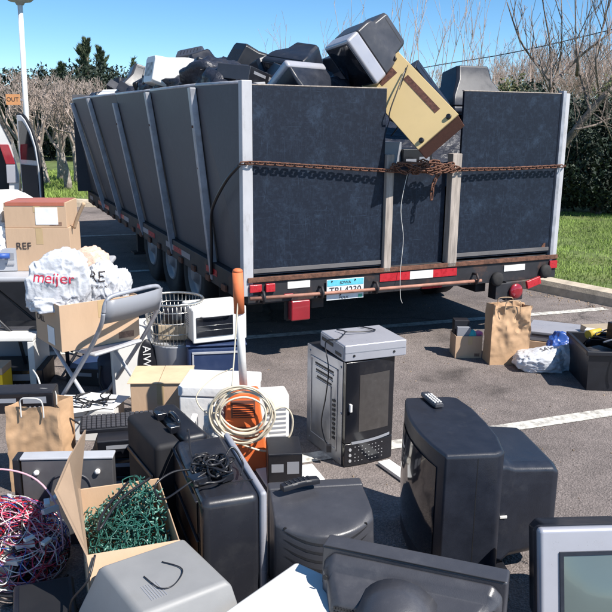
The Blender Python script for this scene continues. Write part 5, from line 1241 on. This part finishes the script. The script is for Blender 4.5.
t = thing('clear_wrap', 'crumpled translucent plastic wrap beside the coiled cord', 'plastic wrap', (-.44, 3.5, 0), 0)
crumple('film', pm('cloudy_film', (.6, .6, .58), .25, var=.2, bump=.9, bscale=16, bdist=.03), t, (0, 0, 0), (.1, .1, .2), 61, 4, .5, True, 1, 3.)
box('insert', M_white, t, -.13, -.1, -.06, .1, 0, .26, .004)
t = thing('white_board', 'narrow white board lying on the asphalt left of the big television', 'board', (.445, 3.5, 0), -62)
box('board', M_white, t, -.09, .22, -.035, .035, .004, .022, .002)

# ------------------------------------------------------------------ right-hand group
t = carton('cardboard_box', 'small brown carton of odds and ends left of the standing paper bag', (1.2, 5.47, 0), 3, .2, .17, .17, None, True)
def book(label, loc, yaw, w, d, h, mat, name='book', cat='book', tilt=0):
    t = thing(name, label, cat, loc, yaw, rot=Matrix.Rotation(R(yaw), 3, 'Z') @ Matrix.Rotation(R(tilt), 3, 'Y')); box('cover', mat, t, -w/2, w/2, -d/2, d/2, 0, h, .003); box('pages', M_paper, t, -w/2+.004, w/2-.003, -d/2-.001, d/2-.003, .004, h-.004, .001) if cat == 'book' else None; return t
book('black box standing in the small brown carton', (1.16, 5.5, .02), 0, .11, .09, .25, M_blk, 'black_box', 'box')
book('grey case standing in front inside the small brown carton', (1.17, 5.43, .02), 0, .1, .03, .21, M_grey, 'grey_case', 'box')
t = thing('teal_toy', 'teal plastic piece on the small brown carton', 'plastic piece', (1.235, 5.43, .14)); MB().lathe([(.0, 0), (.028, .005), (.032, .03), (.02, .06), (0.005, .07)], seg=14).build('shell', M_teal, t)
t = thing('pink_toy', 'pink plastic piece on the small brown carton beside the bag', 'plastic piece', (1.28, 5.46, .13), 20); box('shell', M_pinkp, t, -.03, .035, -.03, .03, 0, .06, .015)
t, f_ = plastic_bag('white plastic bag lying on the asphalt between paper bag and black tub', tuple(G(541, 374, 0)+Vector((.02, .12, 0))), 8, (.2, .16, .1), 33, M_bagw, .3, sub=5)
wrap_text('SAVE', .05, M_ink, t, f_, (.04, -.02, .14), (1, .1, 0), (0, .8, .6), off=.004)
plastic_bag('blue and white plastic bag behind the white bag on the asphalt', (1.86, 5.3, 0), 0, (.12, .09, .14), 34, M_blue, .3)
plastic_bag('small white bag lying against the blue bag', (1.86, 5.16, .0), 0, (.1, .06, .13), 35, M_bagw, .3)
t = carton('cardboard_box', 'flat brown carton below the silver disc recorder on the right', (1.93, 5.68, 0), -22, .4, .36, .085)
t = flatcase('disc_recorder', 'flat silver disc recorder on the flat carton behind the white bag', 'disc recorder', (1.95, 5.68, .087), -24, .42, .36, .075, M_silver, M_grey, M_char)
t = thing('small_carton', 'small white printed carton leaning beside the silver disc recorder', 'carton', (2.13, 5.42, .0), -30); box('carton', M_white, t, -.06, .06, -.04, .04, 0, .22, .003); m = MB()
for k in range(5): m.box(-.045, .03-.01*(k % 2), -.0415, -.0402, .07+k*.025, .078+k*.025)
m.build('print', M_ink, t)
t = thing('storage_tub', 'black plastic storage tub full of parts at the right edge', 'tub', (1.83, 4.70, 0), -3)
W, Dp, Hh = .72, .46, .27
m = MB(); th = .012
m.hexa([(.012, .012, 0), (W-.012, .012, 0), (W-.012, .012+th, 0), (.012, .012+th, 0), (0, 0, Hh), (W, 0, Hh), (W, th, Hh), (0, th, Hh)])
m.hexa([(.012, Dp-.012-th, 0), (W-.012, Dp-.012-th, 0), (W-.012, Dp-.012, 0), (.012, Dp-.012, 0), (0, Dp-th, Hh), (W, Dp-th, Hh), (W, Dp, Hh), (0, Dp, Hh)])
m.hexa([(.012, .012+th, 0), (.012+th, .012+th, 0), (.012+th, Dp-.012-th, 0), (.012, Dp-.012-th, 0), (0, th, Hh), (th, th, Hh), (th, Dp-th, Hh), (0, Dp-th, Hh)])
m.hexa([(W-.012-th, .012+th, 0), (W-.012, .012+th, 0), (W-.012, Dp-.012-th, 0), (W-.012-th, Dp-.012-th, 0), (W-th, th, Hh), (W, th, Hh), (W, Dp-th, Hh), (W-th, Dp-th, Hh)])
m.box(.027, W-.027, .027, Dp-.027, .002, .012); m.build('tub', M_blk, t)
m = MB()
for x0_, x1_, y0_, y1_ in ((-.015, W+.015, -.018, -.001), (-.015, W+.015, Dp+.001, Dp+.018), (-.015, -.001, -.001, Dp+.001), (W+.001, W+.015, -.001, Dp+.001)): m.box(x0_, x1_, y0_, y1_, Hh-.025, Hh+.004)
m.build('rim', M_blk, t, .004)
TB = Matrix.Translation((1.83, 4.70, .01)) @ Matrix.Rotation(R(-3), 4, 'Z')
def tb(x, y, z): return TB @ Vector((x, y, z))
flatcase('car_stereo', 'black car stereo on top of the parts in the black tub', 'car stereo', tb(.34, .2, .24), 20, .26, .2, .16)
flatcase('radio', 'dark radio set at the back of the black tub', 'radio', tb(.45, .32, .17), -10, .3, .16, .3, M_char, M_blk)
flatcase('modem', 'small dark modem box deep in the black tub', 'modem', tb(.13, .2, .16), 30, .16, .14, .06, M_char2)
box_t = thing('yellow_drill', 'yellow hand tool lying in the black tub', 'hand tool', tb(.08, .3, .27), 30); MB().tube([(0, 0, 0.02), (.12, 0, .03)], .03, 12, r1=.022).build('housing', pm('dull_yellow', (.6, .42, .05), .5), box_t); MB().tube([(.03, 0, .01), (.03, .03, -.08)], .017, 8).build('handle', M_blk, box_t)
book('tan flat box behind the black tub', (2.22, 5.55, .16), 10, .22, .16, .05, M_tan, 'tan_box', 'box'); flatcase('old_radio', 'dark old radio behind the black tub supporting the tan flat box', 'radio', (2.25, 5.55, 0), 5, .26, .18, .158)
m = MB()
for s_ in range(4): tangle(m, tuple(tb(.36, .24, .29)), (.3, .16, .06), 18, .005, 5, 500+s_)
m.tube(spline([tb(.25, .0, .32), tb(.2, -.025, .3), tb(.19, -.03, .18), tb(.2, -.02, .08)], 6), .004, 5)
tag(m.build('cable_heap', M_kwire), 'black cables heaped on the parts in the black tub', 'cables')
m = MB().tube(spline([tb(.1, .05, .31), tb(.2, .02, .35), tb(.4, .05, .36), tb(.6, .1, .34)], 6), .006, 6); tag(m.build('grey_hose', M_grey), 'grey hose arching over the rim of the black tub', 'hose')

# ------------------------------------------------------------------ load in the trailer
m = MB(); nx, ny = 24, 64; rows = []
for j in range(ny+1):
    y = .12+6.75*j/ny; row_ = []
    for i in range(nx+1):
        x = .04+2.58*i/nx; e = min(1, min(i, nx-i)/3.)*min(1, j/6.)
        row_.append(Vector((x, y, 1.2+.5*e+.12*noise.noise(Vector((x*3, y*3, 1))))))
    rows.append(row_)
m.loft(rows, cap=False, closed=False); ho = m.build('scrap_heap', M_bagk); ho.location = TO; ho.rotation_euler.z = R(TA)
tag(ho, 'mass of dark electronic scrap filling the inside of the trailer', 'scrap', kind='stuff')
pr = [crt('scrap_monitor', 'x', 'monitor', (0, 0, 0), 0, .4, .36, .36, M_char, M_char, M_glass, 'dark monitors heaped in the trailer'),
      crt('scrap_monitor', 'x', 'monitor', (0, 0, 0), 0, .44, .38, .4, M_char2, M_blk, M_glass, 'dark monitors heaped in the trailer'),
      crt('scrap_monitor', 'x', 'monitor', (0, 0, 0), 0, .5, .4, .42, M_blk, M_char2, M_glass, 'dark monitors heaped in the trailer')]
bags = []
for k in range(3):
    bt, _ = plastic_bag('x', (0, 0, 0), 0, (.32, .28, .2), 200+k, M_bagk, .35, name='rubbish_bag', sub=4, freq=1.8, sq=.9); bt['group'] = 'black rubbish bags heaped in the trailer'; bags.append(bt)
fc = flatcase('scrap_player', 'x', 'player', (0, 0, 0), 0, .43, .32, .11, M_char2, M_blk); fc['group'] = 'flat players heaped in the trailer'
pool = pr+bags+[fc]; first = set(); q = random.Random(21)
lab = {0: 'dark tube monitor tumbled among the scrap heaped in the trailer', 1: 'dark tube monitor tumbled among the scrap heaped in the trailer', 2: 'dark tube monitor tumbled among the scrap heaped in the trailer', 3: 'black rubbish bag crumpled among the scrap heaped in the trailer', 4: 'black rubbish bag crumpled among the scrap heaped in the trailer', 5: 'black rubbish bag crumpled among the scrap heaped in the trailer', 6: 'flat dark player lying among the scrap heaped in the trailer'}
def drop(k, x, y, z, rot):
    o = pool[k] if k not in first else copy_tree(pool[k]); first.add(k)
    o.rotation_mode = 'XYZ'; o.location = TL(x, y, z); o.rotation_euler = rot; o['label'] = lab[k]; return o
for j in range(12):
    for i in range(5):
        x = .22+i*.5+q.uniform(-.06, .06); y = .45+j*.55+q.uniform(-.1, .1)
        if y < 1.6 and 1.0 < x < 2.2: continue
        k = q.choice((0, 1, 2, 3, 4, 5, 3, 6, 4)) if i < 3 else q.choice((0, 1, 3, 4, 5, 6))
        hgt = 1.68+.1*(1 if .3 < x < 2.2 else 0)-(.06 if i >= 3 else 0)+q.uniform(-.06, .06)+(.1 if 1.2 < y < 4.2 and i < 3 else 0)-(.05 if y < .9 else 0)
        if k in (3, 4, 5): rt = (0, 0, q.uniform(0, 6)); hgt += .05
        elif k == 6: rt = (q.uniform(-.4, .4), q.uniform(-.3, .3), q.uniform(0, 6)); hgt += .28
        else: rt = (q.choice((0, -1.2, 1.35, .5))+q.uniform(-.3, .3), q.uniform(-.5, .5), q.uniform(0, 6)); hgt += .02
        drop(k, x, y, hgt, rt)
drop(4, .3, 3.0, 1.86, (0, 0, 1)); drop(3, .3, 3.9, 1.78, (0, 0, 2)); drop(5, .6, 2.2, 1.86, (0, .2, 3)); drop(3, .5, 1.5, 1.84, (0, 0, 5)); drop(5, .75, 1.0, 1.80, (0, .1, 4)); drop(6, .2, 5.6, 1.9, (.1, .1, .3)); drop(0, .55, 1.15, 1.8, (1.2, .2, 2.)); drop(4, 1.0, 1.3, 1.82, (.1, 0, 4))
drop(3, .25, 2.7, 1.84, (.2, 0, 3)); drop(5, .3, 1.9, 1.80, (0, .1, 1)); drop(4, .2, 4.6, 1.76, (0, 0, 2)); drop(6, .35, .9, 1.96, (.1, .2, 1.))
for (k, x, y, z, rt) in ((1, .25, 6.3, 1.78, (1.3, .2, 1)), (0, .15, 5.4, 1.82, (-1.1, .3, 2.2)), (2, .2, 4.6, 1.84, (1.4, .3, .4)), (6, .15, 4.2, 1.9, (.5, .3, 1.2)), (3, .35, 3.3, 1.9, (0, .2, 1)), (6, .25, 3.4, 2.0, (-.5, .3, .2)), (0, .45, 2.7, 1.95, (1.2, .5, 1.9)), (5, .25, 1.35, 1.88, (.2, .1, 2.5)), (6, .45, 1.35, 1.98, (.3, -.3, 2.3)), (1, .7, 1.6, 1.95, (-1.2, .3, 1.)), (4, .75, .65, 1.82, (0, 0, .3)), (5, .2, 6.7, 1.78, (0, 0, 1)), (3, .6, 4.9, 1.95, (0, 0, 2)), (6, .25, 5.9, 1.96, (.6, .5, 1.8)), (2, .8, 3.9, 2.0, (1.2, .2, 3.1)), (6, .75, .9, 1.97, (.2, .3, .4)), (0, 1.15, .95, 1.84, (1.3, .1, 2.6))):
    drop(k, x, y, z, rt)
q = random.Random(55)
for k in range(16):
    y = q.uniform(.5, 6.5); x = q.uniform(.1, .7); z = 2.0+q.uniform(-.06, .08); pts = [TL(x+q.uniform(-.15, .15), y+q.uniform(-.2, .2), z+q.uniform(-.05, .1)) for _ in range(5)]
    o = MB().tube(spline(pts, 5), .006, 5).build('scrap_cable', M_kwire); tag(o, 'loose black cable lying over the scrap heaped in the trailer', 'cable', 'loose cables on the trailer load')
# particular pieces
def onrear(px, py, y=.3):   # point on a plane parallel to the rear, y metres into the trailer
    d = ray(px, py); o = TL(0, y); tt = (o.dot(Lg))/(d.dot(Lg)); return Vector((0, 0, CH))*0+Vector((d.x*tt, d.y*tt, CH+d.z*tt))
# white monitor on the left side
t = crt('computer_monitor', 'white tube monitor poking above the trailer side under black bags', 'monitor', (0, 0, 0), 0, .42, .36, .4, M_white, M_white, M_glass)
t.matrix_world = Matrix.Translation(TL(.2, 2.15, 1.86)) @ Matrix.Rotation(R(TA+95), 4, 'Z') @ Matrix.Rotation(R(12), 4, 'X')
t = crt('computer_monitor', 'small cream monitor at the far front of the trailer load', 'monitor', (0, 0, 0), 0, .34, .3, .34, M_white, M_white, M_glass)
t.matrix_world = Matrix.Translation(TL(.15, 5.0, 1.80)) @ Matrix.Rotation(R(TA+120), 4, 'Z') @ Matrix.Rotation(R(-30), 4, 'X')
flatcase('video_player', 'silver video player on the load beside the trailer corner', 'video player', (0, 0, 0), 0, .4, .28, .07, M_lgrey, M_white).matrix_world = Matrix.Translation(TL(.2, .8, 1.9)) @ Matrix.Rotation(R(TA-60), 4, 'Z') @ Matrix.Rotation(R(6), 4, 'X')
t = crt('computer_monitor', 'black curved monitor with silver trim above the left tailgate', 'monitor', (0, 0, 0), 0, .42, .38, .4, M_silver, M_char, M_glass)
t.matrix_world = Matrix.Translation(TL(.42, .5, 1.86)) @ Matrix.Rotation(R(TA+205), 4, 'Z') @ Matrix.Rotation(R(-48), 4, 'X')
t = crt('computer_monitor', 'light grey monitor resting on the left tailgate beside the beige set', 'monitor', (0, 0, 0), 0, .36, .3, .34, M_lgrey, M_grey, M_glass)
t.matrix_world = Matrix.Translation(TL(.82, .45, 1.78)) @ Matrix.Rotation(R(TA+20), 4, 'Z') @ Matrix.Rotation(R(-20), 4, 'X')
# silver-fronted monitor on top: width axis down-right, depth axis up-right, its top side faces the viewer
wax = (U*.70-ZV*.78).normalized(); dax = (U*.78+ZV*.62+Lg*.1).normalized()
rotm = Matrix((wax, dax, wax.cross(dax))).transposed()
if rotm.col[2].dot(-Lg) < 0: rotm = Matrix((-wax, dax, (-wax).cross(dax))).transposed()
org = onrear(352, 67, .25)
t = crt('computer_monitor', 'grey monitor with silver front perched on the very top of the load', 'monitor', (0, 0, 0), 0, .39, .34, .42, M_silver, M_char2, M_glass, bz=.22, tail=(.72, .75, .35), slots=7)
zc = rotm.col[2].copy()
t.matrix_world = Matrix.Translation(org-zc*.2) @ rotm.to_4x4()
# beige-backed set
ex1 = Vector((.4831, -.6541, -.5821)); nn = -Vector((.4679, .7547, -.4598)); rb = basis(ex1, nn)
cb_ = Vector((.7113, 5.615, 1.8566))
t = thing('stereo_console', 'large beige-backed wooden stereo console tipped over the tailgate gap', 'stereo console', cb_, 0, None, rb)
w2, h2 = .383, .178
box('back_board', M_beige, t, -w2, w2, -.002, .012, -h2, h2, .003)
box('cabinet', M_brown, t, -w2+.004, w2-.004, .014, .17, -h2+.004, h2-.004, .004)
m = MB(); m.box(-.33, -.24, -.004, -.0025, -.07, .07)
m.build('vent_panel', M_brownslot, t); MB().box(-.16, .25, -.004, -.0025, .07, .115).build('vent_panel', M_brownslot, t)
for x in (-.35, .35):
    for z in (-.12, .12): MB().lathe([(.016, -.02), (.02, -.003)], c=(x, 0, z), axis='y', seg=10).build('foot', M_blk, t)
m = MB().tube(spline([cb_+rb @ Vector((-.2, -.02, .13)), cb_+rb @ Vector((-.08, -.05, -.02)), cb_+rb @ Vector((.03, -.03, -.18)), onrear(398, 125, .05), onrear(391, 136, .05)], 6), .005, 5); m.tube(spline([cb_+rb @ Vector((-.22, -.01, .16)), onrear(396, 100, .0), onrear(388, 125, .0), onrear(385, 135, .0)], 6), .003, 5)
tag(m.build('hanging_cord', M_kwire), 'black cord draped across the beige console back', 'cord')
t = flatcase('turntable', 'grey-brown player leaning behind the beige console', 'player', (0, 0, 0), 0, .46, .26, .12, M_char2, M_char, M_char); rb2 = basis((U*.69-ZV*.72), (U*.45+ZV*.45-Lg*.75)); t.matrix_world = Matrix.Translation(onrear(418, 98, .42)) @ rb2.to_4x4()
t = crt('television', 'dark grey television with tapered back rising behind the right tailgate', 'television', (0, 0, 0), 0, .56, .44, .42, M_char, M_char, M_glass, tail=(.6, .6, .6), slots=0)
t.matrix_world = Matrix.Translation(TL(2.32, 1.0, 1.78)) @ Matrix.Rotation(R(TA), 4, 'Z') @ Matrix.Rotation(R(78), 4, 'X') @ Matrix.Translation((0, -.1, 0))
g = carton('grey_carton', 'grey box seen in the tailgate gap below the beige console', TL(1.2, .25, 1.15), TA+10, .2, .2, .4, mat=M_grey, cat='box')
g = flatcase('black_receiver', 'black receiver seen in the tailgate gap beside the grey box', 'receiver', TL(1.45, .28, 1.2), TA-5, .25, .3, .3)
